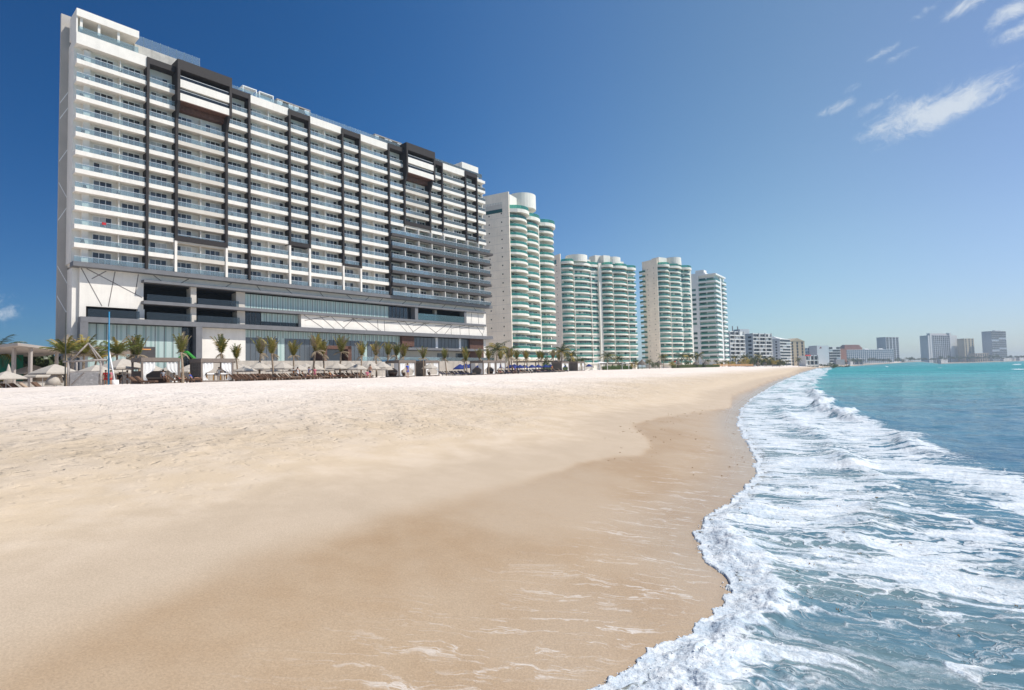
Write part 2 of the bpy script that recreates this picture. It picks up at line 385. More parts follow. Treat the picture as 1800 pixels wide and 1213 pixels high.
hh = t.m('ADD', hh, t.m('MULTIPLY', fine, .0035))
hh = t.m('ADD', hh, t.m('MULTIPLY', t.m('MULTIPLY', brk, .012), a_w))
bn = t.n('ShaderNodeBump', i_Strength=.9, i_Distance=1.0); t.link(hh, bn.inputs['Height']); t.link(bn.outputs[0], b.inputs['Normal'])
o = t.n('ShaderNodeOutputMaterial'); t.link(b.outputs[0], o.inputs[0])
me.materials.append(m)

# ------------------------------------------------------------------ sea
def sea_z(x, y):
    s, al = sdist(x, y); r = np.hypot(x, y)
    e0 = -s
    e = e0 + .13 * gn(x * 1.6, y * 1.6, 31) + .08 * gn(x * 5, y * 5, 32) + .035 * gn(x * 13, y * 13, 33) + .012 * gn(x * 30, y * 30, 34)
    far = sst(8, 11.5, y)                           # the foreground run-up against the wide foam field farther on
    very = sst(45, 110, r)
    n1 = gn(x * .35 + 7, y * .35, 41); n2 = fbm(x * .8, y * .8, 3, 42)
    bankw = (.58 + .50 * sst(5.0, 4.1, y) + .25 * gn(al * .6, al * 0 + 3.3, 43) + .15 * n2) * (1 - .55 * far)
    bank = sst(bankw + .35, bankw - .30, e) * sst(-.02, .1, e)
    eb = 5.0 + .9 * gn(al * .09, al * 0 + 1.7, 45) + .5 * gn(al * .35, al * 0 + .7, 46) + 3.0 * sst(60, 200, r) + 4 * sst(200, 500, r)
    field = sst(eb + .35, eb - .35, e + .35 * n2)
    dens_near = np.clip(.27 + .28 * n1 + .24 * n2 + .20 * sst(5.4, 7.5, y) - .08 * sst(2.0, 4, e), .15, .85)
    dens_far = np.clip(.55 + .28 * n2 + .40 * n1 - .12 * sst(2, 4, e) * sst(18, 12, y), .3, .98)
    inner = field * (dens_near * (1 - far) + dens_far * far) * (1 - .85 * sst(450, 900, r)); bank = bank * (1 - .8 * sst(450, 900, r))
    foam = np.maximum(bank, inner)
    edge = sst(.30, .10, e) * (r < 500); foam = np.maximum(foam * (1 - edge), edge * np.clip(.86 + .35 * gn(x * 2.2, y * 2.2, 47), .35, 1.1)); bank = bank * (1 - edge)
    # small white horses farther out
    wh = sst(.42, .60, fbm(x * .020 + y * .008, y * .045 - x * .015, 2, 51)) * sst(20, 60, r) * sst(.0, .4, gn(x * .13, y * .13, 52))
    foam = np.maximum(foam, wh * .9 * sst(eb + 8, eb + 30, e))
    # surface
    z = .015 + .03 * sst(0, .5, e)
    wx_ = x + .25 * gn(x * 1.7, y * 1.7, 91); wy_ = y + .25 * gn(x * 1.7, y * 1.7, 92)
    big_ = fbm(wx_ * .9, wy_ * .9, 2, 60)
    lump = .07 * np.clip(.5 + big_, 0, 2) + np.abs(gn(wx_ * 3.1, wy_ * 3.1, 61)) * .07 + np.abs(gn(wx_ * 7.3, wy_ * 7.3, 62)) * .04 + np.abs(gn(x * 15, y * 15, 63)) * .014 + np.abs(gn(x * 31, y * 31, 64)) * .006
    rise = sst(.0, .7, e) * (.02 + .13 * sst(.3, .9, e) * np.clip(.7 + .9 * gn(al * .55, al * 0, 65), 0, 1.6))
    z = z + bank * (1 - .6 * far) * (rise + lump * sst(.05, .7, e) * (.45 + .55 * sst(-.2, .5, big_)))
    z = z + inner * (1 - bank) * (.03 * np.abs(gn(x * 2.6, y * 2.6, 66)) + .018 * np.abs(gn(x * 8, y * 8, 67))) * sst(60, 20, r) * far
    stre = (x * .9 - y * .43); cro = (x * .43 + y * .9)
    z = z + (1 - bank) * sst(.3, 1.5, e) * (.05 * gn(stre * .4, cro * .9, 71) + .022 * fbm(stre * 1.4, cro * 3.2, 3, 72))
    z = z + .13 * np.exp(-((e - 2.3 - .5 * gn(al * .3, al * 0 + 2.2, 76)) / .32) ** 2) * np.clip(gn(al * .22, al * 0 + 5.2, 77) + .45, 0, 1) * sst(6.5, 8, y)
    bk = eb - .5
    br = np.exp(-((e - bk) / np.where(e > bk, .9, .38)) ** 2) * np.clip(.55 + .9 * gn(al * .13, al * 0 + 9.1, 74), 0, 1) * sst(13, 20, y) * (1 - .5 * very)
    z = z + br * .42 * (1 + .3 * np.abs(gn(x * 4, y * 4, 75)))
    foam = np.maximum(foam, sst(.35, .75, br))
    deep = sst(3, 12, e)
    z = z + deep * (.10 * gn(stre * .16, cro * .06, 81) + .06 * gn(stre * .42, cro * .14, 82) + .035 * fbm(stre * 1.1, cro * .45, 2, 83))
    z = z + sst(40, 120, r) * deep * .12 * gn(stre * .06, cro * .02, 84)
    under = ground_s(s, x, y)
    z = np.where(e < .0, under - .03 - .5 * np.clip(-e, 0, .4), np.maximum(z, under + .006 + .25 * np.clip(e, 0, .05)))
    return z, {'e': e0, 'foam': foam, 'bank': bank}, e0 > -.35

rows = np.concatenate([[1.2, 1.6, 2.0, 2.4, 2.8], EYE * pxs / np.arange(430, 60, -1.0), EYE * pxs / np.arange(60, 1.6, -.6), [960, 1100, 1300, 1600, 2200, 3200, 4500]])
rows = np.unique(np.round(rows, 4)); rows = rows[np.concatenate([[True], np.diff(rows) > .006])]
fa = np.radians(np.concatenate([np.arange(2, 14, .12), np.arange(14, 46.5, .09), np.arange(46.5, 60, .4)])); cb = np.radians(np.arange(62, 200, 4.0))
me = polar(rows, np.concatenate([fa, cb]), True, sea_z)
sea = link('sea_water', me, kind='structure')
m = bpy.data.materials.new('sea'); m.use_nodes = True; t = NT(m.node_tree)
g = t.n('ShaderNodeNewGeometry'); P = g.outputs['Position']
a_e = t.n('ShaderNodeAttribute', attribute_name='e').outputs['Fac']; a_f = t.n('ShaderNodeAttribute', attribute_name='foam').outputs['Fac']; a_b = t.n('ShaderNodeAttribute', attribute_name='bank').outputs['Fac']
mp = t.n('ShaderNodeMapping'); t.link(P, mp.inputs[0]); mp.inputs['Rotation'].default_value = (0, 0, R_(25.5))
mp2 = t.n('ShaderNodeMapping'); t.link(mp.outputs[0], mp2.inputs[0]); mp2.inputs['Scale'].default_value = (.30, 1.0, 0.0)
def warp(amp, sc, src):
    wm = t.n('ShaderNodeVectorMath', operation='MULTIPLY_ADD'); t.link(t.noise(P, sc, 4, .62, 0, 1), wm.inputs[0]); wm.inputs[1].default_value = (amp, amp, 0); t.link(src, wm.inputs[2]); return wm.outputs[0]
W1 = warp(1.0, .8, mp2.outputs[0]); W2 = warp(.22, 3.0, W1)
def ridge(sc, det, ro): return t.m('MULTIPLY', t.m('ABSOLUTE', t.m('SUBTRACT', t.noise(W2, sc, det, ro), .5)), 4.0)
def vor(sc):
    v_ = t.n('ShaderNodeTexVoronoi', feature='DISTANCE_TO_EDGE', i_Scale=sc); t.link(W2, v_.inputs['Vector']); return v_.outputs['Distance']
nz = t.noise(W2, 9.0, 6, .75); nz2 = t.noise(P, 26.0, 4, .75)
r1 = ridge(1.15, 2, .5); r2 = ridge(3.6, 3, .55); r3 = t.m('MULTIPLY', vor(2.6), 1.5)
D = t.m('ADD', a_f, t.m('MULTIPLY', t.m('SUBTRACT', t.noise(W1, .8, 4, .65), .5), .55))
D = t.m('MAXIMUM', D, 0.0)
D2 = t.m('MULTIPLY', D, D)
def lace(r, k, base, soft):                    # filaments that widen with the foam's density
    w_ = t.m('ADD', t.m('MULTIPLY', D2, k), t.m('MULTIPLY', t.m('SUBTRACT', nz, .5), base))
    return t.ramp(t.m('SUBTRACT', w_, r), -soft, soft)
f1 = lace(r1, .82, .22, .07); f2 = t.m('MULTIPLY', lace(r2, .55, .26, .10), .8); f3 = t.m('MULTIPLY', lace(r3, .52, .22, .07), .9)
fm = t.m('MAXIMUM', t.m('MAXIMUM', f1, f2), f3)
fm = t.m('MULTIPLY', fm, t.ramp(t.m('ADD', D, t.m('MULTIPLY', nz2, .25)), .16, .36))
fm = t.m('MAXIMUM', fm, t.m('MULTIPLY', t.ramp(D, .5, 1.2), t.ramp(nz, .35, .75, .03, .45)))
bk_ = t.m('MULTIPLY', t.ramp(a_b, .35, .95), t.ramp(t.m('ADD', nz, t.m('MULTIPLY', nz2, .5)), .45, .85, .55, 1.0))
fm = t.m('MAXIMUM', fm, bk_)
dist = t.n('ShaderNodeVectorMath', operation='LENGTH'); t.link(P, dist.inputs[0]); rr = dist.outputs['Value']
cbig = t.noise(mp2.outputs[0], .12, 3, .6)
c_sh = t.mix(t.ramp(t.noise(mp2.outputs[0], .9, 4, .6), .35, .65), (.085, .175, .225), (.15, .22, .23))
c_md = t.mix(t.ramp(t.m('ADD', t.m('MULTIPLY', cbig, .5), t.m('MULTIPLY', t.noise(mp2.outputs[0], .7, 5, .7), .5)), .38, .62), (.012, .075, .135), (.055, .165, .225))
c_fr = t.mix(t.ramp(t.m('ADD', t.m('MULTIPLY', t.noise(mp2.outputs[0], .05, 4, .6), .5), t.m('MULTIPLY', t.noise(mp2.outputs[0], .30, 4, .7), .5)), .40, .60), (.008, .17, .20), (.05, .33, .325))
wc = t.mix(t.ramp(a_e, 1.2, 4.2), c_sh, c_md)
wc = t.mix(t.ramp(t.m('ADD', rr, t.m('MULTIPLY', t.m('SUBTRACT', cbig, .5), 60)), 18, 95), wc, c_fr)
wc = t.mix(t.ramp(a_e, -.05, .45), (.36, .29, .21), wc)
b = t.n('ShaderNodeBsdfPrincipled', i_IOR=1.33)
foamc = t.mix(t.ramp(t.m('ADD', t.m('MULTIPLY', nz2, .35), t.m('MULTIPLY', t.noise(W1, 4.0, 6, .75), .65)), .38, .60), (.43, .51, .58), (.71, .73, .735))
t.link(t.mix(fm, wc, foamc), b.inputs['Base Color'])
t.link(t.mix(fm, t.ramp(rr, 20, 300, .08, .42), (.75, .75, .75)), b.inputs['Roughness'])
b.inputs['Specular IOR Level'].default_value = .34
h1 = t.m('MULTIPLY', t.noise(mp2.outputs[0], 4.5, 4, .6), .05)
h1 = t.m('ADD', h1, t.m('MULTIPLY', t.noise(mp2.outputs[0], .8, 4, .62), t.ramp(rr, 8, 90, .04, .75)))
h1 = t.m('ADD', h1, t.m('MULTIPLY', t.noise(P, 16.0, 3, .6), t.m('MULTIPLY', fm, .03)))
h1 = t.m('ADD', h1, t.m('MULTIPLY', fm, .004))
bn = t.n('ShaderNodeBump', i_Strength=.85, i_Distance=1.0); t.link(h1, bn.inputs['Height']); t.link(bn.outputs[0], b.inputs['Normal'])
o = t.n('ShaderNodeOutputMaterial'); t.link(b.outputs[0], o.inputs[0])
me.materials.append(m)

# froth and drops thrown along the run-up, and brown weed on the sand and in the wash
rs = random.Random(8); q = MB(); OCT = [(1, 0, 0), (-1, 0, 0), (0, 1, 0), (0, -1, 0), (0, 0, 1), (0, 0, -1)]; OF = [(0, 2, 4), (2, 1, 4), (1, 3, 4), (3, 0, 4), (2, 0, 5), (1, 2, 5), (3, 1, 5), (0, 3, 5)]
NS = 26000
px_ = RNG.uniform(-.6, 12, NS); py_ = 3.4 + RNG.random(NS) ** 1.6 * 22
s0, _ = sdist(px_, py_); sel = (s0 < .0) & (s0 > -1.0); px_, py_, s0 = px_[sel], py_[sel], s0[sel]
zz_, at_, _ = sea_z(px_, py_); gg_ = ground_s(s0, px_, py_); w_ = at_['bank'] + (s0 > -.06)
for i in range(len(px_)):
    if rs.random() > min(1, w_[i]) * (.9 if abs(s0[i]) < .15 else .35): continue
    r = rs.uniform(.003, .009) * (1 + .04 * py_[i]); zt = max(zz_[i], gg_[i]) + (rs.random() ** 3) * (.07 if s0[i] < -.1 else .02) + r * .4
    k = (rs.uniform(.7, 1.5), rs.uniform(.7, 1.5), rs.uniform(.6, 1.1))
    q.add([(px_[i] + a * r * k[0], py_[i] + b_ * r * k[1], zt + c * r * k[2]) for a, b_, c in OCT], OF, 0, True)
q.build('sea_spray', [mat('spray_white', (.70, .72, .74), .4, spec=.5)], None, kind='stuff')
q = MB()
for i in range(150):
    if i < 115:
        y = rs.uniform(12, 34); k_ = np.argmin(np.abs(WET[:, 1] - y)); x = float(np.interp(y, WET[:, 1], WET[:, 0])) + rs.gauss(0, .5) + (rs.random() < .5) * rs.uniform(0, 4); s1, _ = sdist(np.array([x]), np.array([y])); s1 = s1[0]
        if s1 < .15: continue
        z0 = ground_s(np.array([s1]), np.array([x]), np.array([y]))[0]
    else:
        y = rs.uniform(4, 11); x = float(np.interp(y, SHORE[:, 1], SHORE[:, 0])) + rs.uniform(.4, 3.2); z0 = float(sea_z(np.array([x]), np.array([y]))[0][0])
    n = rs.randint(2, 5); L_ = rs.uniform(.006, .015) * (1 + .035 * y); a = rs.uniform(0, 6.28)
    for j in range(n):
        a += rs.uniform(-1, 1); p0 = (x + rs.gauss(0, L_), y + rs.gauss(0, L_), z0 + .004); p1 = (p0[0] + L_ * math.cos(a), p0[1] + L_ * math.sin(a), z0 + rs.uniform(.006, .02))
        q.tube([p0, p1], [L_ * .35, L_ * .15], 4, 0, False)
q.build('seaweed', [mat('brown_weed', (.27, .15, .05), .8, var=.4, vscale=30)], None, kind='stuff')

# ------------------------------------------------------------------ paints and claddings
M_WHITE = mat('white_render', (.78, .735, .665), .8, var=.04, vscale=.5, streak=.06)
M_CREAM = mat('cream_render', (.62, .58, .50), .8, var=.05, vscale=.4, streak=.10)
M_BEIGE = mat('beige_render', (.60, .55, .48), .8, var=.05, vscale=.6)
M_DARK = mat('dark_cladding', (.026, .021, .020), .65, var=.12, vscale=2.0)
M_WOOD = mat('brown_timber', (.12, .06, .042), .65, var=.25, vscale=2.5)
M_GREY = mat('grey_panels', (.165, .165, .172), .55, var=.08, vscale=.8)
M_GREYD = mat('dark_grey_panels', (.075, .068, .066), .6, var=.10, vscale=1.5)
M_BLACK = mat('interior_shade', (.012, .012, .014), .8)  # near black colour stands in for the shade inside openings
M_GROOVE = mat('groove', (.19, .17, .16), .7)
M_FRAME = mat('white_frame', (.78, .78, .77), .5)
M_ALU = mat('pale_metal', (.62, .64, .66), .35, spec=.5)
M_PANE = mat('dark_pane', (.018, .024, .030), .06, spec=.6)
M_PANE2 = mat('grey_pane', (.10, .115, .13), .08, spec=.6)
M_CURT = mat('net_curtain', (.50, .50, .49), .25, spec=.5, var=.08, vscale=4)
M_CONC = mat('pale_concrete', (.50, .47, .42), .85, var=.14, vscale=.7, streak=.2)
G_RAIL = glass('railing_glass', (.80, .92, .95), (.45, .56, .60), .22)
G_TEAL = glass('teal_glass', (.45, .66, .70), (.16, .28, .30), .30)
G_DARK = glass('smoked_glass', (.55, .62, .66), (.07, .09, .10), .16)
def blind_glass():
    m = bpy.data.materials.new('blinds_behind_glass'); m.use_nodes = True; t = NT(m.node_tree)
    b = t.n('ShaderNodeBsdfPrincipled', i_Roughness=.12); b.inputs['Specular IOR Level'].default_value = .4
    tc_ = t.n('ShaderNodeTexCoord'); sp = t.n('ShaderNodeSeparateXYZ'); t.link(tc_.outputs['Object'], sp.inputs[0])
    st = t.m('FRACT', t.m('MULTIPLY', sp.outputs[0], 1 / 1.25)); cell = t.m('FLOOR', t.m('MULTIPLY', sp.outputs[0], 1 / 1.25))
    wn = t.n('ShaderNodeTexWhiteNoise', noise_dimensions='1D'); t.link(cell, wn.inputs['W'])
    c = t.mix(wn.outputs['Value'], (.27, .375, .35), (.34, .45, .41))
    c = t.mix(t.ramp(st, .30, .36), c, (.46, .56, .52))
    t.link(c, b.inputs['Base Color']); o = t.n('ShaderNodeOutputMaterial'); t.link(b.outputs[0], o.inputs[0]); return m
M_BLIND = blind_glass()

# ------------------------------------------------------------------ the hotel on the left
# own axes: u along the front, v out towards the sea (local y = -v), z above eye level
H_TH = R_(49.04395); H_O = (-77.3485, 100.0)
hotel = thing('hotel', 'tall white slab hotel with dark brown frames and glass balcony rails, leftmost and largest building', 'hotel', (H_O[0], H_O[1], EYE), H_TH)
def hp(u, v, z=0.0):
    """hotel axes to the world"""
    return (H_O[0] + u * math.cos(H_TH) + v * math.sin(H_TH), H_O[1] + u * math.sin(H_TH) - v * math.cos(H_TH), EYE + z)
class HB(MB):
    def b(s, u0, u1, v0, v1, z0, z1, m=0): s.box(u0, u1, -v1, -v0, z0, z1, m)
FZ = [21.9 + 3.367 * k for k in range(13)]
WV = -2.0
q = HB(); q.b(.2, 106.9, -13, WV, 21.5, 63.2, 0); q.b(-.06, .2, -6.2, WV - .01, 21.9, 63.2); q.b(1.3, 2.3, WV, -1.2, 21.9, 61.5, 0); q.build('wall', [M_WHITE], hotel)
q = HB(); q.b(-1.25, .4, -6.6, -6.0, -.5, 69.3, 0); q.build('stair_wall', [mat('shade_toned_render', (.43, .395, .36), .85, var=.05, vscale=.3)], hotel, label='plain side wall of the stair tower in shade, with thin pale diagonal lines')  # render coloured darker than the white walls to deepen its shade
rs = random.Random(5)
for z0 in (16, 21.5, 30, 37, 41, 49, 52):
    up_ = rs.choice((1, -1)); q = HB()
    q.add([(-1.24, y, z0 + dz) if e < 1 else (.39, y, z0 + 3.4 * up_ + dz) for y in (5.985, 5.999) for e, dz in ((0, 0), (1, 0), (1, .28), (0, .28))], [(0, 1, 2, 3), (7, 6, 5, 4), (0, 4, 5, 1), (1, 5, 6, 2), (2, 6, 7, 3), (3, 7, 4, 0)]); q.build('pale_line', [M_FRAME], hotel)
# columns of rooms: (u0, u1, rooms, lowest level, top level excl., framed)
COLS = [(0.0, 11.08, 2, 0, 12, 0), (11.55, 16.15, 1, 0, 12, 1), (16.65, 25.95, 2, 0, 10, 2), (26.5, 30.78, 1, 0, 12, 1), (31.25, 40.15, 2, 0, 12, 0), (40.65, 45.15, 1, 0, 12, 1),
        (45.65, 54.25, 2, 0, 12, 0), (54.75, 59.35, 1, 0, 12, 1), (59.85, 68.55, 2, 0, 12, 0), (69.05, 73.75, 1, 5, 12, 1), (74.3, 83.1, 2, 5, 10, 2), (83.7, 87.95, 1, 5, 12, 1), (88.45, 97.65, 2, 5, 12, 0), (98.2, 102.55, 1, 6, 12, 1), (103.05, 106.85, 1, 5, 12, 0)]
M_SOF = [M_WHITE, M_BEIGE, M_BEIGE]
def mesh_window(vr):
    fr = HB(); pn = HB(); W = 2.9; Hh = 2.25
    for a in (0, W / 3, 2 * W / 3, W): fr.b(a - .05, a + .05, 0, .09, 0, Hh)
    fr.b(-.05, W + .05, 0, .09, Hh, Hh + .1); fr.b(-.05, W + .05, 0, .09, -.02, .05)
    cho = {0: (0, 0, 1), 1: (1, 0, 0), 2: (0, 2, 2), 3: (1, 2, 0), 4: (2, 2, 0), 5: (0, 1, 1)}[vr]
    for k, c in enumerate(cho): pn.b(k * W / 3 + .05, (k + 1) * W / 3 - .05, .01, .05, .05, Hh, c)
    return fr, pn
WIN = [mesh_window(i) for i in range(6)]
WINM = [(a.mesh('window', [M_FRAME]), b.mesh('pane', [M_PANE, M_PANE2, M_CURT])) for a, b in WIN]
def mesh_balcony(w_, rooms, k0, tone):
    sl = HB(); rl = HB()
    if not k0: sl.b(0, w_, WV + .01, -.18, -.8, 0, tone)
    if rooms == 2: sl.b(w_ * .62 - .06 if w_ > 11 else w_ / 2 - .06, w_ * .62 + .06 if w_ > 11 else w_ / 2 + .06, WV + .01, -.75, .003, 2.55, 0)
    rl.b(.03, w_ - .03, -.30, -.27, .03, .92, 0); rl.b(.02, w_ - .02, -.33, -.24, .92, .98, 1)
    return sl, rl
bal_items = []; win_items = []
for ci, (u0, u1, rooms, l0, l1, fr_) in enumerate(COLS):
    bm_ = {}
    for k in range(l0, l1):
        d = math.hypot(hp(u0, 0)[0], hp(u0, 0)[1]) + 0.15 * abs(k - 4)
        tone = 2 if fr_ == 2 else 0
        key = (ci, k == 0)
        if key not in bm_:
            a, b = mesh_balcony(u1 - u0, rooms, k == 0, tone); bm_[key] = (a, b, a.mesh('balcony', M_SOF) if a.v else None, b.mesh('railing', [G_RAIL, M_ALU]))
        bal_items.append((d, u0, FZ[k] + (.02 if k == 0 else 0), bm_[key]))
        wd = (u1 - u0)
        if rooms == 2:
            spots = (3.2, 7.4) if ci == 0 else (.35, wd - 3.3)
            if ci == 0: spots = (3.1, 7.6)
        else: spots = (wd / 2 - 1.45,)
        for sp in spots: win_items.append((d, u0 + sp, FZ[k] + .02, rs.choice((0, 0, 1, 1, 2, 3, 4, 5))))
bal_items.sort(key=lambda q: q[0]); win_items.sort(key=lambda q: q[0])
rest_s, rest_r, rest_w, rest_p = HB(), HB(), HB(), HB()
nb = 0
for i, (d, u, z, (a, b, am, bm__)) in enumerate(bal_items):
    if i < 99:
        p = link('balcony', am, hotel, (u, 0, z)) if am else None
        link('railing', bm__, p if p else hotel, (0, 0, 0) if p else (u, 0, z))
    else: rest_s.merge(a, u, 0, z); rest_r.merge(b, u, 0, z)
o = rest_s.build('balcony', M_SOF, hotel, kind='stuff'); rest_r.build('railing', [G_RAIL, M_ALU], o)
for i, (d, u, z, vr) in enumerate(win_items):
    if i < 99:
        p = link('window', WINM[vr][0], hotel, (u, 2.0, z)); link('pane', WINM[vr][1], p)
    else: rest_w.merge(WIN[vr][0], u, 2.0, z); rest_p.merge(WIN[vr][1], u, 2.0, z)
o = rest_w.build('window', [M_FRAME], hotel, kind='stuff'); rest_p.build('pane', [M_PANE, M_PANE2, M_CURT], o)
# dark upright fins and the beams that close them to frames
for u, z0, z1 in ((11.08, 21.9, 63.7), (30.8, 21.9, 63.5), (40.18, 31.0, 63.2), (45.18, 31.0, 63.2), (54.28, 28.0, 63.1), (59.38, 28.0, 63.1), (68.58, 21.9, 63.5), (87.98, 42.6, 63.3), (97.7, 41.6, 63.4), (102.58, 41.6, 63.4)):
    q = HB(); q.b(u, u + .45, WV - .2, .14, z0, z1); q.build('fin', [M_DARK], hotel)
for u, z0, z1 in ((16.18, 21.9, 28.2), (25.98, 21.9, 28.2), (40.18, 21.9, 31.0), (45.18, 21.9, 31), (54.28, 21.9, 28), (59.38, 21.9, 28)):
    q = HB(); q.b(u, u + .45, WV - .2, .05, z0, z1); q.build('fin', [M_WHITE], hotel, label='white lower part of a fin')
for u0, u1, z0, z1 in ((11.53, 16.16, 62.5, 63.68), (26.65, 30.8, 62.3, 63.48), (40.63, 45.18, 61.95, 63.18), (54.73, 59.38, 61.85, 63.08), (69.03, 73.9, 62.3, 63.48), (84.4, 87.98, 62.1, 63.28), (98.15, 102.58, 62.1, 63.38)):
    q = HB(); q.b(u0, u1, WV - .2, .11, z0, z1); q.build('frame_beam', [M_DARK], hotel)
for u0, u1, z0, z1 in ((40.63, 45.18, 31.0, 31.95), (54.73, 59.38, 28.0, 28.6), (98.15, 102.58, 41.6, 42.05)):
    q = HB(); q.b(u0, u1, WV - .1, .11, z0, z1); q.build('frame_beam', [M_DARK], hotel)
def big_box(ua, ub, la, lb, zb, nm):
    q = HB()
    q.b(ua, ua + .5, WV - .2, 1.3, 56.4, 64.95); q.b(ub - .5, ub, WV - .2, 1.3, 56.4, 64.95); q.b(ua + .5, ub - .5, WV - .2, 1.3, 62.9, 64.95)
    for x in ((la, la + .5), (lb - .5, lb)): q.prism_x([(1.0 * -v, z) for v, z in ((1.3, 56.39), (.14, 53.2), (WV - .2, 53.2), (WV - .2, 56.39))], x[0], x[1])
    q.b(la, la + .5, WV - .2, .14, zb, 53.2); q.b(lb - .5, lb, WV - .2, .14, zb, 53.2); q.b(la + .5, lb - .5, WV - .2, .12, zb, zb + 1.05)
    fr = q.build('box_frame', [M_DARK], hotel, label='dark frame that widens to a projecting box at the top')
    q = HB(); q.b(ua + .5, ub - .5, WV, 1.24, 56.42, 56.6, 1); q.b(ua + .5, ub - .5, -.5, 1.2, 56.6, 58.1, 0); q.b(ua + .5, ub - .5, -.5, 1.2, 59.35, 60.95, 0)
    q.build('box_fascia', [M_WHITE, M_WOOD], fr)
    q = HB(); q.b(ua + .5, ub - .5, -1.0, -.9, 58.1, 59.35); q.b(ua + .5, ub - .5, -1.0, -.9, 60.95, 62.9); q.build('box_shade', [M_BLACK], fr)  # black sheets painted in for the dark void behind the rails
    q = HB()
    for z in (58.1, 60.95): q.b(ua + .5, ub - .5, .95, .99, z, z + .72, 0); q.b(ua + .5, ub - .5, .93, 1.01, z + .72, z + .8, 1)
    q.build('railing', [G_DARK, M_ALU], fr)
big_box(16.12, 26.75, 16.18, 26.4, 28.2, 'a'); big_box(73.9, 84.35, 73.8, 83.55, 42.05, 'b')
q = HB(); q.b(16.7, 25.9, WV, -.6, 55.3, 56.35); q.b(74.4, 83.0, WV, -.6, 55.3, 56.35); q.build('timber_soffit', [M_WOOD], hotel)
# white parapets between the frames
for u0, u1, z0, z1 in ((31.25, 40.18, 61.7, 63.45), (45.63, 54.28, 61.65, 63.4), (59.83, 68.58, 61.6, 63.4), (88.43, 97.7, 61.5, 63.35), (103.03, 106.9, 61.4, 62.2)):
    q = HB(); q.b(u0, u1, WV, -.16, z0, z1); q.build('roof_parapet', [M_WHITE], hotel)
q = HB(); q.b(-.1, 11.08, WV - 2, -.14, 61.75, 63.9); q.build('roof_parapet', [M_WHITE], hotel)
# roof loggia over the left wing
q = HB(); q.b(-.1, 9.75, -5.2, -.14, 66.9, 68.3); q.b(.16, 9.75, -5.3, -4.6, 63.2, 66.9); q.b(-.1, .15, -5.3, -.4, 63.9, 66.9)
lg = q.build('loggia', [M_WHITE], hotel)
for u in (.7, 3.4, 6.5): q = HB(); q.b(u - .2, u + .2, -1.0, -.6, 63.9, 66.9); q.build('column', [M_WHITE], lg)
q = HB(); q.b(.2, 9.7, -.4, -.36, 63.9, 65.15); q.build('railing', [G_RAIL], lg)
q = HB(); q.b(9.78, 22.0, -9, -3.0, 63.2, 67.0); blk = q.build('roof_block', [M_CONC], hotel, label='bare weathered concrete block on the roof')
q = HB(); q.b(11.2, 15, -2.99, -2.9, 64.0, 65.2, 1); q.build('vent', [M_GREY, M_BLACK], blk)
def glass_fence(u0, u1, v, z0, z1, par, step=1.6, yaw=False):
    q = HB(); q.b(u0, u1, v - .02, v + .02, z0, z1, 0); r_ = q.build('roof_railing', [G_RAIL], par)
    q = HB(); n = max(1, round((u1 - u0) / step))
    for i in range(n + 1): u = u0 + (u1 - u0) * i / n; q.b(u - .03, u + .03, v - .08, v - .02, z0 - .02, z1 + .1)
    q.build('post', [M_ALU], r_)
glass_fence(9.9, 21.9, -3.2, 67.0, 69.0, hotel, 1.45)
glass_fence(27.4, 73.6, -1.3, 63.2, 64.85, hotel); glass_fence(84.8, 106.6, -1.3, 63.2, 64.6, hotel)
q = HB(); q.b(99.6, 106.95, -9.5, -3.2, 61, 67.5); q.build('lift_head', [M_WHITE], hotel)
q = HB(); q.b(106.75, 107.0, -13.2, -1.6, 3, 63.1); q.build('end_wall', [M_WHITE], hotel)
# projecting block of five floors at the right end with charcoal bands
VB = .75
for u in (73.55, 78.4, 83.25, 88.1, 92.95, 97.8, 102.6):
    q = HB()
    for k in range(5): q.b(u - .1, u + .1, WV + .02, VB - .15, FZ[k] + .005, FZ[k + 1] - .75)
    q.b(u - .1, u + .1, WV + .02, VB - .15, FZ[5] + .005, FZ[5] + 2.6); q.build('divider', [M_WHITE], hotel)
for k in range(1, 6):
    q = HB(); q.b(69.03, 108.9 if k == 5 else 108.0, WV + .02, VB, FZ[k] - .72, FZ[k] + .0); bd = q.build('floor_band', [M_GREYD], hotel)
for k in range(0, 6):
    q = HB(); z = FZ[k] + .01
    q.b(69.1, 107.6, VB - .16, VB - .13, z, z + .98, 0); q.b(69.1, 107.6, VB - .19, VB - .1, z + .98, z + 1.05, 1); q.b(107.55, 107.6, -1.5, VB - .2, z, z + 1.0, 0)
    q.build('railing', [G_RAIL, M_ALU], hotel)
part_ = HB(); part_.b(69.1, 106.7, WV, WV + .05, FZ[0], FZ[5] - .8); part_.build('room_wall_fill', [mat('brightened_room_wall', (.84, .79, .69), .8, var=.03)], hotel)  # paler sheet over the wall; its colour makes up for missing bounce light
blkw, blkp = HB(), HB()
for k in range(5):
    for u in (69.7, 74.4, 79.3, 84.1, 88.9, 93.8, 98.7, 103.4):
        vr = rs.choice((0, 1, 2, 3, 5)); blkw.merge(WIN[vr][0], u + .6, 1.95, FZ[k] + .02); blkp.merge(WIN[vr][1], u + .6, 1.95, FZ[k] + .02)
o = blkw.build('window', [M_FRAME], hotel, kind='stuff'); blkp.build('pane', [M_PANE, M_PANE2, M_CURT], o)
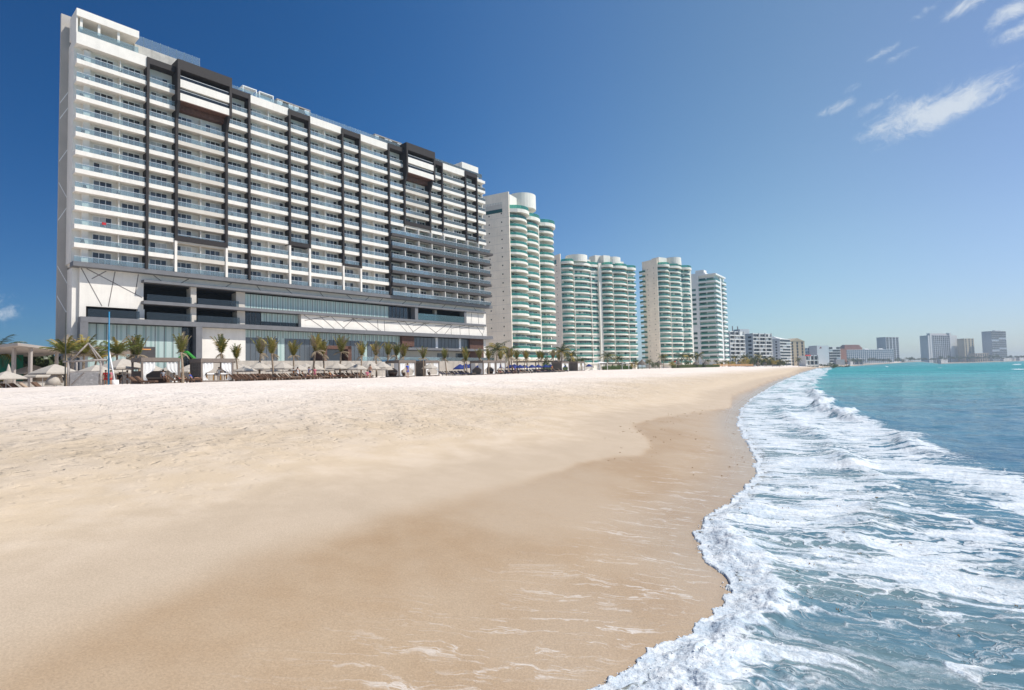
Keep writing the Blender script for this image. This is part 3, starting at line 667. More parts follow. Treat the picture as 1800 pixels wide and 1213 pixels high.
# ---- podium
def part(nm, ms, *bs, par=None, label=None):
    q = HB()
    for b in bs: q.b(*b)
    return q.build(nm, ms, par or hotel, label=label)
part('canopy', [M_GREY], (-.12, 108.9, -2.5, 0.0, 21.06, 21.88), label='long grey slab edge between the rooms and the podium')
part('canopy', [M_GREY], (10.9, 106.0, -1.8, -.02, 19.27, 19.75)); part('canopy', [M_GREY], (10.9, 105.7, -1.8, -.02, 15.1, 15.72)); part('canopy', [M_GREY], (1.05, 108.9, -1.8, .02, 11.1, 12.05))
PV = -1.7
q = HB(); q.b(1.3, 106.7, -13, -7.4, -1, 21.4); q.build('wall', [M_BLACK], hotel, label='inner wall behind the podium openings, coloured black for the shade inside')
part('wall', [M_WHITE], (1.2, 106.5, -2.6, PV, 19.76, 21.05), (1.2, 11.3, -2.6, PV, 14.15, 19.76), (1.2, 2.2, -2.6, PV, 12.06, 14.15), (10.35, 11.5, -2.6, PV, 12.06, 14.15),
     (43.4, 106.6, -2.6, -.65, 12.06, 15.09), (97.4, 106.6, -2.6, -.9, 15.73, 19.26), (21.4, 30.8, -2.6, PV + .2, 2.5, 11.09), (.2, 1.2, -8, PV - .6, 1, 21.05), (105.7, 106.9, -2.6, PV + .3, 2.5, 11.09))
part('column', [M_BEIGE], (19.5, 20.6, -3.2, -1.0, 15.73, 19.26)); part('column', [M_BEIGE], (19.5, 20.6, -3.2, -1.0, 12.06, 15.09)); part('column', [M_BEIGE], (28.9, 30.8, -4, PV, 15.73, 19.26)); part('column', [M_BEIGE], (29.1, 30.8, -4, PV, 12.06, 15.09)); part('column', [M_GREY], (77.3, 78.4, -2.4, -.3, 15.73, 19.26)); part('column', [M_GREY], (96.5, 97.4, -2.4, -.3, 15.73, 19.26)); part('column', [M_BEIGE], (86.5, 87.3, -3.5, -2.5, 15.73, 19.26))
part('terrace_shade', [M_BLACK], (11.5, 28.9, -7.2, -7, 12.06, 19.2), (2.2, 10.35, -7.2, -7, 12.06, 14.15), (78.4, 96.5, -7.2, -7, 15.73, 19.2), (69.4, 77.3, -5.2, -5, 15.73, 19.2), (73, 107, -6.2, -6, 2.5, 8.2), (2.2, 20.2, -7.1, -6.9, 3.8, 11), label='black sheets for the shade deep in the terraces behind the front')  # flat black backing, shade of the deep openings put into colour
part('ceiling', [M_BLACK], (11.5, 28.9, -7, -1.9, 19.0, 19.25), (11.5, 28.9, -7, -1.9, 14.9, 15.08)); part('terrace_floor', [M_GREYD], (2.2, 30.8, -7, -1.81, 11.9, 12.04), (11.5, 97, -7, -1.81, 15.55, 15.7))  # ceilings coloured black for the shade under the slabs
for u0, u1, z, h in ((11.5, 19.5, 15.72, 1.3), (20.6, 28.9, 15.72, 1.3), (2.2, 10.3, 12.05, 1.5), (11.5, 19.5, 12.05, 1.5), (20.6, 29.1, 12.05, 1.4), (78.4, 96.5, 15.72, 1.9)):
    q = HB(); q.b(u0, u1, -.42, -.38, z, z + h); q.build('railing', [G_TEAL if u0 > 70 else G_DARK], hotel)
def curtain(u0, u1, z0, z1, ms, step, v=-1.9, mm=None):
    q = HB(); q.b(u0, u1, v - .05, v, z0, z1); c = q.build('glass_wall', ms, hotel)
    q = HB(); n = max(1, round((u1 - u0) / step))
    for i in range(n + 1): u = u0 + (u1 - u0) * i / n; q.b(u - .035, u + .035, v, v + .09, z0, z1)
    q.build('mullion', [mm or M_GREY], c)
curtain(30.85, 69.4, 15.73, 19.0, [M_BLIND], 1.25); curtain(69.4, 77.2, 15.73, 19.0, [G_DARK], 1.3)
curtain(30.85, 34.4, 12.06, 15.0, [G_DARK], 1.25); curtain(34.4, 43.3, 13.1, 15.0, [M_BLIND], 1.25); curtain(34.4, 43.3, 12.06, 13.1, [G_DARK], 2.5)
curtain(2.25, 18.2, 2.05, 11.0, [M_BLIND], 1.55); curtain(18.2, 20.3, 2.05, 11, [G_DARK], 1.0)
curtain(30.85, 73.1, 9.4, 11.05, [M_BLIND], 1.25)
for u0, u1 in ((30.85, 38.2), (40.0, 50.0), (51.5, 61.0), (62.5, 71.5)): curtain(u0, u1, 4.0, 9.4, [M_PANE2], 1.25)
for u0, u1 in ((38.2, 40.0), (50.0, 51.5), (61.0, 62.5), (71.5, 73.1)): curtain(u0, u1, 4.0, 9.4, [M_BLIND], 1.25)
curtain(77.4, 86.0, 7.9, 10.9, [M_PANE2], 1.4); curtain(86.9, 95.4, 7.9, 10.9, [M_PANE2], 1.4); curtain(96.3, 99.5, 7.9, 10.9, [M_PANE2], 1.4)
part('wall', [M_FRAME], (86.0, 86.9, -2.5, -1.8, 7.9, 11.05), (95.4, 96.3, -2.5, -1.8, 7.9, 11.05))
part('brown_panel', [M_WOOD], (73.1, 77.35, -2.6, -.9, 8.2, 11.05)); part('brown_panel', [M_WOOD], (99.5, 105.6, -2.6, -1.2, 2.6, 11.05))
part('canopy', [M_GREY], (74.0, 105.2, -2.6, .6, 7.2, 7.85), label='low grey canopy over the pool terrace')
part('portal_pier', [M_GREY], (1.0, 2.2, -1.8, .02, 2.0, 11.08)); part('portal_pier', [M_GREY], (20.2, 21.35, -1.8, .02, 2.0, 11.08))
part('doorway', [M_WOOD], (47.6, 48.5, -1.8, 2.0, 4.0, 7.7), (54.2, 55.2, -1.8, 2.0, 4.0, 7.7), (47.6, 55.2, -1.8, 2.0, 6.95, 7.75), label='brown timber doorway box on the ground floor')
part('doorway_glass', [M_PANE2], (48.5, 53, .3, .35, 4, 6.95)); part('doorway_glass', [M_BLACK], (53.0, 54.2, -1, -.9, 4, 6.95))
part('signboard', [M_GREYD], (10.2, 13.4, -1.85, -1.55, 4.1, 6.9)); part('signboard_lamp', [mat('amber', (.75, .33, .1), .6)], (10.9, 12.6, -1.54, -1.5, 6.3, 6.5))
part('wall', [M_WHITE], (74, 100, -4.2, -4, 2.5, 7.2)); part('glass_door', [M_PANE2], (88.5, 93, -3.98, -3.9, 4.0, 6.6)); part('glass_door', [M_PANE2], (96, 99, -3.98, -3.9, 4, 6.6))
# scored line pattern on the white podium
def lines(segs, v, nm='scored_lines'):
    q = HB()
    for (u0, z0, u1, z1) in segs:
        dx, dz = u1 - u0, z1 - z0; L = math.hypot(dx, dz); nx, nz = -dz / L * .075, dx / L * .075
        q.prism_xz = None
        P4 = [(u0 + nx, z0 + nz), (u1 + nx, z1 + nz), (u1 - nx, z1 - nz), (u0 - nx, z0 - nz)]
        vs = [(a, -v, b) for a, b in P4] + [(a, -v - .012, b) for a, b in P4]
        q.add(vs, [(4, 5, 6, 7), (0, 3, 2, 1), (0, 1, 5, 4), (1, 2, 6, 5), (2, 3, 7, 6), (3, 0, 4, 7)])
    q.build(nm, [M_GROOVE], hotel)
sg = [(1.4, 21.0, 4.6, 14.3), (2.2, 21.0, 11.1, 16.4), (5.2, 20.9, 3.0, 19.2), (6.6, 21.0, 5.6, 14.3), (10.4, 20.9, 9.9, 17.0)]
lines(sg, PV + .006)
sg = []
zz = [15.05, 12.1]; u = 44.0
while u < 105:
    w_ = rs.uniform(2.2, 5.4); kind_ = rs.random()
    if kind_ < .25: sg.append((u, 15.05, u + .15, 12.1))
    elif kind_ < .65: sg.append((u, 15.05, min(u + w_, 106), 12.1))
    else: sg.append((u, 12.1, min(u + w_, 106), 15.05))
    if rs.random() < .35: sg.append((u + .3, 15.05 - rs.uniform(.6, 1.4), min(u + w_ * 1.3, 106), 15.05))
    u += w_ * .8
lines(sg, -.65 + .006)
sg = []
u = 13.0
while u < 104: w_ = rs.uniform(2, 4); sg.append((u, 21.0, u + rs.choice((-1, 1)) * w_ * .5, 19.8)); u += rs.uniform(4, 9)
lines(sg, PV + .006); lines([(100.2, 19.2, 99.9, 15.8), (103, 19.2, 103.3, 15.8)], -.9 + .006)
# pool terrace in front of the right half
part('terrace', [mat('terrace_shade_render', (.42, .38, .33), .85, var=.12, vscale=.8, streak=.25)], (20.5, 112, -6, 5.0, -1.2, 4.0), label='raised pool terrace with a cream wall below'); part('terrace', [M_GREYD], (-6, 20.4, -8, 4.0, -1.2, 2.0))  # cream wall coloured darker to carry the shade behind the parasols
part('terrace_railing', [G_RAIL], (56.0, 104, 4.8, 4.85, 3.96, 5.0)); part('pool_edge', [mat('pool_tiles', (.05, .12, .20), .2)], (62, 78, 4.86, 5.02, 3.8, 4.25))

# ------------------------------------------------------------------ the neighbouring towers
M_IVORY = mat('ivory_render', (.77, .74, .66), .8, var=.04, vscale=.3, streak=.05)
M_SIDE = mat('stained_side_wall', (.86, .765, .635), .85, var=.06, vscale=.25, streak=.08)
M_GGLASS = mat('green_window', (.03, .10, .09), .08, spec=.6)
M_GGLASS2 = mat('green_window_pale', (.10, .22, .19), .1, spec=.6)
M_SHUT = mat('white_shutter', (.62, .62, .58), .6)
G_GREEN = glass('green_railing', (.50, .86, .76), (.09, .40, .33), .46)
M_TRAIL = mat('trail', (.6, .6, .58), .6)
class Frame2:
    """a tower's own axes: t along the front, o out from the front, z above the sea"""
    def __init__(s, name, label, px, D, fd, base=2.6):
        s.X, s.Y = at(px, D)[0], D; L = math.hypot(*fd); s.d = (fd[0] / L, fd[1] / L)
        s.root = thing(name, label, 'tower block', (s.X, s.Y, base), math.atan2(s.d[1], s.d[0])); s.base = base
    def z(s, zr): return zr + EYE - s.base           # height above eye level to local
def tower(fr, depth, length, zlow, zroof, nfl, segs, sidew, roofchain=None, dots=True, shade=.5, seed=1, side_bal=None, roofdrum=()):
    """segs: list of (t0, t1, bulge, base offset) making the wavy balcony edge; nfl floors between zlow and zroof"""
    rs = random.Random(seed); R = fr.root; zl = fr.z
    H = (zroof - zlow) / nfl
    q = MB(); q.box(.5, length, 0.0, depth, -.8, zl(zroof) - .2); q.build('wall', [M_IVORY], R)
    q = MB(); q.box(0, .5, -.6, depth, -.8, zl(zroof) + sidew)
    sw = q.build('side_wall', [M_SIDE], R)
    q = MB()
    if dots:
        for k in range(nfl):
            for f_ in (.38, .80):
                y = depth * (1 - f_); z = zl(zlow + H * (k + .4)) + (.35 if f_ > .5 else 0); q.box(-.03, .06, y - .24, y + .24, z - .24, z + .24)
        o = q.build('vent_hole', [M_BLACK], sw, kind='stuff')
    q = MB()
    for k in range(nfl): q.box(-.012, .02, -.6, depth, zl(zlow + H * k) - .05, zl(zlow + H * k) + .05)
    q.build('joint', [M_BEIGE], sw, kind='stuff')
    def edge(t0, t1, b, off, n=9, ret=False):
        pts = []
        for i in range(n + 1):
            x = i / n; pts.append((t0 + (t1 - t0) * x, -(off + b * (math.sin(math.pi * x) ** (.62 if b > 2.4 else 1.0) if 0 < x < 1 else 0))))
        return pts
    protos = {}
    for si, sg in enumerate(segs):
        chain = sg['chain']; pts = []
        for (t0, t1, b, off) in chain: pts += edge(t0, t1, b, off, 8)
        t0, t1 = chain[0][0], chain[-1][1]
        sl = MB(); sl.prism([(t0, .02)] + pts + [(t1, .02)], -.82, 0.0)
        rl = MB()
        for a, b_ in zip(pts[:-1], pts[1:]):
            if abs(a[0] - b_[0]) + abs(a[1] - b_[1]) < .05: continue
            rl.bar((a[0], a[1] + .08, .52), (b_[0], b_[1] + .08, .52), .05, 1.0, 0); rl.bar((a[0], a[1] + .08, 1.05), (b_[0], b_[1] + .08, 1.05), .08, .06, 1)
        for k_, pt in ((0, pts[0]), (1, pts[-1])):
            if pt[1] < -.3: rl.bar((pt[0], .0, .52), (pt[0], pt[1] + .1, .52), .05, 1.0, 0)
        for (c0, c1, b, off) in chain[1:]:
            sl.box(c0 - .12, c0 + .12, -.9 - max(off, 0), .0, -H + .02, -.82)
        protos[si] = (sl.mesh('balcony', [M_IVORY]), rl.mesh('railing', [G_GREEN, M_TRAIL]))
    for k in range(nfl):
        z = zl(zlow + H * k)
        for si, sg in enumerate(segs):
            if k < sg.get('from', 0) or k >= sg.get('to', nfl): continue
            p = link('balcony', protos[si][0], R, (0, 0, z)); link('railing', protos[si][1], p)
    for k in range(nfl):
        z = zl(zlow + H * k)
        for sg in segs:
            for (t0, t1, b, off) in sg['chain']:
                q = MB(); w_ = (t1 - t0); n = max(2, int(w_ / 1.7)); st = rs.random()
                for i in range(n):
                    a = t0 + .25 + (w_ - .5) * i / n; c = t0 + .25 + (w_ - .5) * (i + 1) / n - .12
                    if rs.random() < .1: continue
                    mi = 2 if st < .30 and rs.random() < .85 else rs.choice((0, 0, 1, 3))
                    q.box(a, c, -.06, -.004, z + .05, z + H - 1.05, mi)
                if q.v: q.build('window', [M_GGLASS, M_GGLASS2, M_SHUT, M_PANE], R)
    # roof terrace: one wavy slab with a rail, plant rooms and drums
    for sg in ([dict(chain=roofchain)] if roofchain else segs):
        chain = sg['chain']; pts = []
        if not sg.get('roof', True): continue
        for (t0, t1, b, off) in chain: pts += edge(t0, t1, b + .7, off + .5, 8)
        t0, t1 = chain[0][0], chain[-1][1]
        q = MB(); q.prism([(t0, .4)] + pts + [(t1, .4)], zl(zroof) - 1.3, zl(zroof)); rt_ = q.build('roof_slab', [M_IVORY], R)
        q = MB()
        for a, b_ in zip(pts[:-1], pts[1:]):
            if abs(a[0] - b_[0]) + abs(a[1] - b_[1]) > .05: q.bar((a[0], a[1] + .2, zl(zroof) + .7), (b_[0], b_[1] + .2, zl(zroof) + .7), .05, 1.35)
        q.build('railing', [G_GREEN], rt_)
    for kind_, t_, o_, r_, z0, z1 in roofdrum:
        q = MB()
        if kind_ == 'drum': q.prism([(t_ + r_ * math.cos(a * math.pi / 14), o_ + r_ * math.sin(a * math.pi / 14)) for a in range(28)], zl(z0), zl(z1)); q.build('roof_drum', [M_IVORY], R)
        else: q.box(t_ - r_, t_ + r_, o_ - 2.0, o_ + 4, zl(z0), zl(z1)); q.build('plant_room', [M_IVORY], R)
    if side_bal:
        t0, t1, o0, o1 = side_bal
        q = MB(); q.box(t0, t1, o0, o1, -.9, 0); a = q.mesh('side_balcony', [M_IVORY]); q = MB(); q.box(t0, t0 + .06, o0, o1, .02, 1.1); q.box(t0, t1, o0 - .03, o0 + .03, .02, 1.1); b = q.mesh('railing', [G_GREEN])
        for k in range(nfl): p = link('side_balcony', a, R, (0, 0, zl(zlow + H * k))); link('railing', b, p)

T2 = Frame2('apartment_tower', 'tall cream apartment tower with rounded green balconies directly right of the white hotel', 897.5, 212.0, (.47, .88))
tower(T2, 13.0, 37.5, 6.09, 62.4, 17, [dict(chain=[(.6, 13.0, 3.6, .3)]), dict(chain=[(13.0, 24.0, 2.5, .6)]), dict(chain=[(25.0, 37.0, 3.6, .9)], to=17)], 6.3, roofchain=[(.6, 13.0, 3.6, .3), (13.0, 24.5, 2.2, .6), (24.5, 37.0, 3.4, .9)], seed=3, side_bal=None,
      roofdrum=(('box', 7.0, 3.0, 3.2, 62.4, 69.0), ('drum', 15.5, 1.6, 5.6, 65.4, 71.2), ('box', 22.5, 4.5, 4.0, 62.4, 66.4), ('box', 30.5, 4.5, 3.0, 62.4, 65.0)))
q = MB(); q.box(-.06, .12, 2.2, 9.4, T2.z(61.2), T2.z(62.6), 1); q.box(-.05, .12, 2.2, 9.4, T2.z(62.6), T2.z(65.2), 0)
for i in range(10): q.box(-.08, -.05, 2.4 + i * .72, 2.75 + i * .72, T2.z(64.4), T2.z(65.2), 2)
q.build('side_opening', [M_BEIGE, M_GGLASS, M_IVORY], T2.root)
q = MB(); q.box(24.2, 24.8, -1.3, .4, -.6, T2.z(62)); q.build('pier', [M_IVORY], T2.root)
q = MB(); q.box(-4, -.01, 9, 13.0, -.8, .0); q.build('base', [M_SIDE], T2.root)
for k in range(17):   # green windows on the far back corner, seen past the hotel
    q = MB(); z = T2.z(9.4 + 3.31 * k); q.box(-1.0, -.01, 11.6, 14.0, z - .8, z + .1, 0); q.box(-1.04, -1.0, 11.6, 14.0, z + .1, z + 1.2, 1); q.build('rear_balcony', [M_IVORY, M_GGLASS], T2.root)

T3 = Frame2('apartment_tower', 'broad cream apartment tower of two curved wings, second tower right of the hotel', 987.5, 311.0, (.86, .50))
tower(T3, 14.0, 54.0, 5.2, 60.9, 17, [dict(chain=[(.6, 8.5, 3.0, .3), (8.5, 20.5, 1.5, .7), (20.5, 26.2, -.2, .6)]), dict(chain=[(28.0, 35.5, 2.8, 1.6), (35.5, 46.5, 1.8, 1.9), (46.8, 54.0, .6, 1.4)])], 4.4, seed=8,
      roofdrum=(('drum', 13.0, 2.0, 6.2, 61.5, 65.4), ('box', 19.5, 4.0, 3.6, 60.9, 64.2), ('box', 28.5, 3.0, 2.6, 60.9, 67.0), ('drum', 38.2, 2.0, 5.6, 62.0, 66.2), ('box', 45, 4, 3.0, 60.9, 65.0), ('box', 31.5, -.5, 2.4, 60.9, 66.6)))
q = MB(); q.box(26.0, 28.0, -1.6, .4, -.6, T3.z(62.0)); q.build('pier', [M_IVORY], T3.root)
q = MB(); q.box(-.06, .1, 3, 11, T3.z(60.2), T3.z(62.6)); q.build('side_opening', [M_GGLASS2], T3.root)

T4 = Frame2('apartment_tower', 'slim cream apartment tower with shaded grey side wall, third tower right of the hotel', 1158.5, 350.0, (.84, .54))
tower(T4, 12.0, 32.0, 4.2, 65.2, 19, [dict(chain=[(.6, 10.0, 2.8, .4), (10.0, 21.5, 1.5, .8)]), dict(chain=[(22.0, 31.0, 2.0, -.4)])], 3.8, roofchain=[(.6, 10.0, 2.8, .4), (10.0, 21.5, 1.5, .8), (21.5, 31.5, 1.6, .4)], seed=12, side_bal=(-1.3, -.01, 9.5, 13.5),
      roofdrum=(('box', 6.5, 2.5, 3.6, 65.2, 70.4), ('drum', 17.0, 2.0, 5.4, 66.2, 70.9), ('box', 23.5, 4, 2.0, 65.2, 70.0)))

T5 = Frame2('apartment_tower', 'white square cornered apartment tower with green corner balconies, rightmost of the four tall towers', 1263.0, 393.0, (.57, .82))
R5 = T5.root; H5 = 3.42; Z5 = [T5.z(7.0 + H5 * k) for k in range(17)]
M_PALEW = mat('pale_grey_render', (.74, .735, .71), .8, var=.03, vscale=.3)
q = MB(); q.box(1.6, 28, 1.6, 24, -.8, T5.z(65.4)); q.box(1.6, 10, 16.4, 24, T5.z(65.4), T5.z(66.4)); q.build('wall', [M_PALEW], R5)
q = MB(); q.box(-.05, 26, -.05, 24, T5.z(65.4), T5.z(66.5)); q.box(3, 16, 8, 19, T5.z(66.5), T5.z(68.2)); rf = q.build('roof', [M_PALEW], R5)
q = MB(); q.box(3.5, 10, 9, 15, T5.z(68.2), T5.z(70.3)); q.build('plant_room', [M_PALEW], rf)
q = MB(); q.box(0, 1.7, 12.2, 24, -.8, T5.z(65.4)); q.build('side_wall', [M_PALEW], R5)
sl = MB(); sl.prism([(12.5, 1.7), (12.5, .8)] + [(11.5, .2), (1.2, 0), (.4, .2), (0, .8), (0, 12.19), (1.7, 12.19), (1.7, 1.7)], -1.25, 0); a = sl.mesh('balcony', [M_PALEW])
rl = MB(); rl.box(.05, .1, .5, 12, .02, 1.0); rl.box(.6, 11.5, .1, .15, .02, 1.0); b = rl.mesh('railing', [G_GREEN])
sl2 = MB(); sl2.prism([(16, 1.6), (16, .3), (17, -.4), (26, -.4), (27.5, 1.6)], -1.25, 0); a2 = sl2.mesh('balcony', [M_PALEW]); rl2 = MB(); rl2.box(16.2, 26.4, -.3, -.25, .02, 1.0); b2 = rl2.mesh('railing', [G_GREEN])
rs = random.Random(4)
for k, z in enumerate(Z5):
    p = link('balcony', a, R5, (0, 0, z)); link('railing', b, p)
    p = link('balcony', a2, R5, (0, 0, z)); link('railing', b2, p)
    bx = [(1.55, 1.6, 2.0, 6.6, z + .1, z + 2.1), (1.55, 1.6, 7.6, 12.0, z + .1, z + 2.1), (2.2, 12, 1.55, 1.6, z + .1, z + 2.1), (17, 26, 1.55, 1.6, z + .1, z + 2.1)]
    if rs.random() < .86: bx.append((-.03, .02, 14.2, 18.4, z + .3, z + 1.9))
    for w5 in bx: q = MB(); q.box(*w5, rs.choice((0, 0, 1, 2))); q.build('window', [M_GGLASS, M_GGLASS2, M_SHUT], R5)
q = MB(); q.box(12.8, 15.8, .6, 1.62, -.6, T5.z(65.4)); q.build('pier', [M_PALEW], R5)

# ------------------------------------------------------------------ buildings farther along the bay
M_FW = mat('sun_bleached_white', (.66, .66, .64), .8, var=.04, vscale=.1)
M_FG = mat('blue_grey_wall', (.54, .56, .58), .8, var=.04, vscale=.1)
M_TAN = mat('tan_wall', (.42, .34, .24), .85, var=.06, vscale=.1)
M_TERR = mat('terracotta', (.30, .13, .085), .85, var=.1, vscale=.1)
M_FWIN = mat('far_window', (.028, .036, .045), .15, spec=.5)
M_FWIN2 = mat('far_window_blue', (.10, .16, .22), .15, spec=.5)
M_ROOF = mat('grey_roof', (.28, .28, .29), .8)
def ztop(px, D, py): return at(px, D, py)[1]
def far_block(name, label, px0, px1, D, ytop, fl, wall=None, win=None, dirf=(1, .42), style='grid', depth=16.0, base=3.0, side=None, cat='building', nb=7, gap=.45, roof=None):
    """front facing the bay from px0 to px1; style: bands, grid or plain"""
    wall = wall or M_FW; win = win or M_FWIN
    L = math.hypot(*dirf); dx, dy = dirf[0] / L, dirf[1] / L
    X0 = at(px0, D)[0]; k1 = at(px1, 1.0)[0]
    W = (k1 * D - X0) / (dx - k1 * dy)
    R = thing(name, label, cat, (X0, D, base), math.atan2(dy, dx)); Ht = ztop(px0, D, ytop) - base
    q = MB(); q.box(0, W, .0, depth, -2, Ht); q.build('wall', [wall], R)
    if side:
        q = MB(); q.box(-.25, -.01, 0, depth, -2, Ht + .4); q.build('side_wall', [side], R)
    H = (Ht - 1.0) / fl
    for k in range(fl):
        z = k * H + .6
        if style == 'bands':
            q = MB(); q.box(.2, W - .2, -1.5, -.01, z - .35, z + .72); q.build('balcony', [wall], R)
            q = MB(); n = nb
            for i in range(n):
                if (i * 7 + k * 3) % 5 == 0: continue
                q.box(.5 + (W - 1) * i / n, .5 + (W - 1) * (i + 1) / n - .35, -.12, -.01, z + .7, z + H - .4)
            q.build('window_band', [win], R)
        elif style == 'grid':
            q = MB(); n = nb
            for i in range(n):
                c = W * (i + .5) / n; w_ = W / n * gap; q.box(c - w_, c + w_, -.14, -.01, z + .35, z + H * .9)
            q.build('window_band', [win], R)
    if style == 'bands' and nb > 3:
        for f_ in (0.0, .34, .67, 1.0):
            q = MB(); q.box(W * f_ - .25, W * f_ + .25, -1.7, .05, -2, Ht + .2); q.build('party_wall', [wall], R)
    if roof == 'gable':
        q = MB(); q.add([(-.5, -.5, Ht), (W + .5, -.5, Ht), (W * .5, -.5, Ht + 4.5), (-.5, depth, Ht), (W + .5, depth, Ht), (W * .5, depth, Ht + 4.5)], [(0, 1, 2), (5, 4, 3), (0, 2, 5, 3), (2, 1, 4, 5), (0, 3, 4, 1)]); q.build('roof', [M_TAN], R)
    elif roof == 'box':
        q = MB(); q.box(W * .3, W * .7, 2, 10, Ht, Ht + 3.2); q.build('plant_room', [wall], R)
    elif roof == 'slant':
        q = MB(); q.add([(-.5, -1.5, Ht - .2), (W + .5, -1.5, Ht - .2), (W + .5, depth, Ht - .2), (-.5, depth, Ht - .2), (W * .1, depth * .4, Ht + 4), (W * .9, depth * .4, Ht + 2)], [(3, 2, 1, 0), (0, 1, 5, 4), (2, 3, 4, 5), (1, 2, 5), (3, 0, 4)]); q.build('roof', [M_FW], R)
    return R, W, Ht
Rb, W, Ht = far_block('apartment_building', 'white apartment block with open galleries and roof masts just right of the tall towers', 1281, 1307, 590, 582, 9, dirf=(.75, .55), style='bands', nb=4, depth=14)
for f_ in (.2, .55, .9): q = MB(); q.box(W * f_ - .3, W * f_ + .3, 4, 5, Ht, Ht + 6); q.build('mast', [M_ROOF], Rb)
far_block('apartment_building', 'narrow pale blue roof tower behind the white gallery block', 1301, 1318, 690, 578.5, 9, wall=M_FG, style='plain', depth=10)
Rb, W, Ht = far_block('hotel_block', 'white hotel block with three bays of balconies and a plain grey flank', 1322, 1355, 650, 586, 9, dirf=(.8, .45), style='bands', nb=9, depth=16)
q = MB(); q.box(-.3, -.01, -1.6, 22, -2, Ht); q.build('side_wall', [M_FG], Rb)
for k in range(8): q = MB(); z = 2 + k * (Ht - 3) / 8; q.box(-.36, -.3, .5, 5.0, z, z + 2.2); q.build('window', [M_FWIN], Rb)
Rb, W, Ht = far_block('hotel_block', 'white hotel block with a pale pitched roof, left of the tan gabled building', 1368.5, 1389, 720, 596, 9, dirf=(.7, .6), style='bands', nb=3, depth=20, roof='slant')
q = MB(); q.box(-.3, -.01, -1.6, 24, -2, Ht + .6); q.build('side_wall', [M_FG], Rb)
for k in range(9): q = MB(); z = 2 + k * (Ht - 3) / 9; q.box(-.36, -.3, 2, 4.0, z, z + 2); q.box(-.36, -.3, 8, 10.0, z, z + 2); q.build('window', [M_FWIN], Rb)
far_block('apartment_building', 'tan apartment building with a gabled roof and small windows', 1388, 1414, 800, 600, 8, wall=M_TAN, dirf=(1, .45), nb=3, gap=.16, roof='gable')
far_block('beach_club', 'low white beach club with a red awning in front of the tan building', 1413, 1435, 700, 625, 2, dirf=(1, .5), style='bands', nb=4, depth=9)
q = MB(); X, z_ = at(1417, 692, 626); q.add([(0, 0, 0), (6.5, 0, 0), (6.5, 2.5, 1.6), (0, 2.5, 1.6), (0, 2.5, 0), (6.5, 2.5, 0)], [(0, 1, 2, 3), (0, 3, 4), (1, 5, 2), (0, 4, 5, 1), (3, 2, 5, 4)]); q.build('awning', [mat('red_canvas', (.42, .03, .03), .7)], None, loc=(X, 692, z_), label='red sloping awning over the low white beach club', cat='awning')
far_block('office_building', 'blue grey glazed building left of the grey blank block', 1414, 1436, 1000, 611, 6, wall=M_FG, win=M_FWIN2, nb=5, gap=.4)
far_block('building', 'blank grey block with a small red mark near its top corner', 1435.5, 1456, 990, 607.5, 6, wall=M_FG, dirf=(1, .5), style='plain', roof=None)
q = MB(); X, z_ = at(1442, 987, 611); q.add([(-2, 0, -2), (2.4, 0, -1.2), (1.2, 0, 1.8), (-.4, 0, .4), (-2, .2, -2), (2.4, .2, -1.2), (1.2, .2, 1.8), (-.4, .2, .4)], [(0, 1, 2, 3), (7, 6, 5, 4), (0, 4, 5, 1), (1, 5, 6, 2), (2, 6, 7, 3), (3, 7, 4, 0)]); q.build('wall_emblem', [mat('faded_red', (.33, .10, .09), .7)], None, loc=(X, 987, z_), label='small faded red emblem on the blank grey block', cat='emblem')
far_block('hotel_block', 'white block with horizontal floor bands beside the terracotta building', 1456, 1476, 1230, 609.5, 7, style='bands', nb=3, dirf=(1, .45))
far_block('building', 'slender terracotta block between the banded white block and the long hotel', 1475.5, 1487, 1400, 613, 6, wall=M_TERR, style='plain')
Rb, W, Ht = far_block('building', 'terracotta building with a stepped dark lattice roof above the long white hotel', 1484, 1515, 1750, 611, 6, wall=M_TERR, style='plain', depth=24)
for i in range(4):
    q = MB(); q.box(2 + i * 2.5, W - 1 - i * 1.2, 2 + i, 20 - i, Ht + i * 2.2, Ht + (i + 1) * 2.2 - .5); q.box(4 + i * 2.5, W - 4 - i * 1.2, 4 + i, 18 - i, Ht + (i + 1) * 2.2 - .5, Ht + (i + 1) * 2.2); q.build('roof_step', [M_TERR], Rb)
Rb, W, Ht = far_block('hotel_block', 'long low white hotel with a grid of blue windows', 1486, 1570, 1620, 615, 7, win=M_FWIN2, nb=24, gap=.36, dirf=(1, .3))
for f_ in (.45, .75): q = MB(); q.prism_x([(2, Ht), (10, Ht), (10, Ht + .8), (6, Ht + 2.6), (2, Ht + .8)], W * f_ - 8, W * f_ + 8); q.build('roof_vault', [M_FW], Rb)
far_block('beach_club', 'dark open sided beach pavilion in front of the long white hotel', 1468, 1483, 1230, 632, 1, wall=M_ROOF, style='plain', depth=8)
far_block('beach_club', 'white flat roofed beach restaurant in front of the long white hotel', 1492, 1514, 1480, 631, 1, style='bands', nb=4, depth=8)
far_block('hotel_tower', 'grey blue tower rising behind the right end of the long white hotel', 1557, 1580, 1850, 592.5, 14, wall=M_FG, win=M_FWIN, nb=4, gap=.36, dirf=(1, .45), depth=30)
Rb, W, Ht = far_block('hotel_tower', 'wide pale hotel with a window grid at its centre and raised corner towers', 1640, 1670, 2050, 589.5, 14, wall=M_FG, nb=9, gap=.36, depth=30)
q = MB(); q.box(-24, -.02, 2, 30, -2, Ht); q.box(W + .02, W + 46, 2, 30, -2, Ht + 1); q.box(-14, -5, 1, 12, -2, Ht + 8); q.box(W + .02, W + 11, 1, 12, -2, Ht + 9); q.build('wing', [M_FW], Rb)
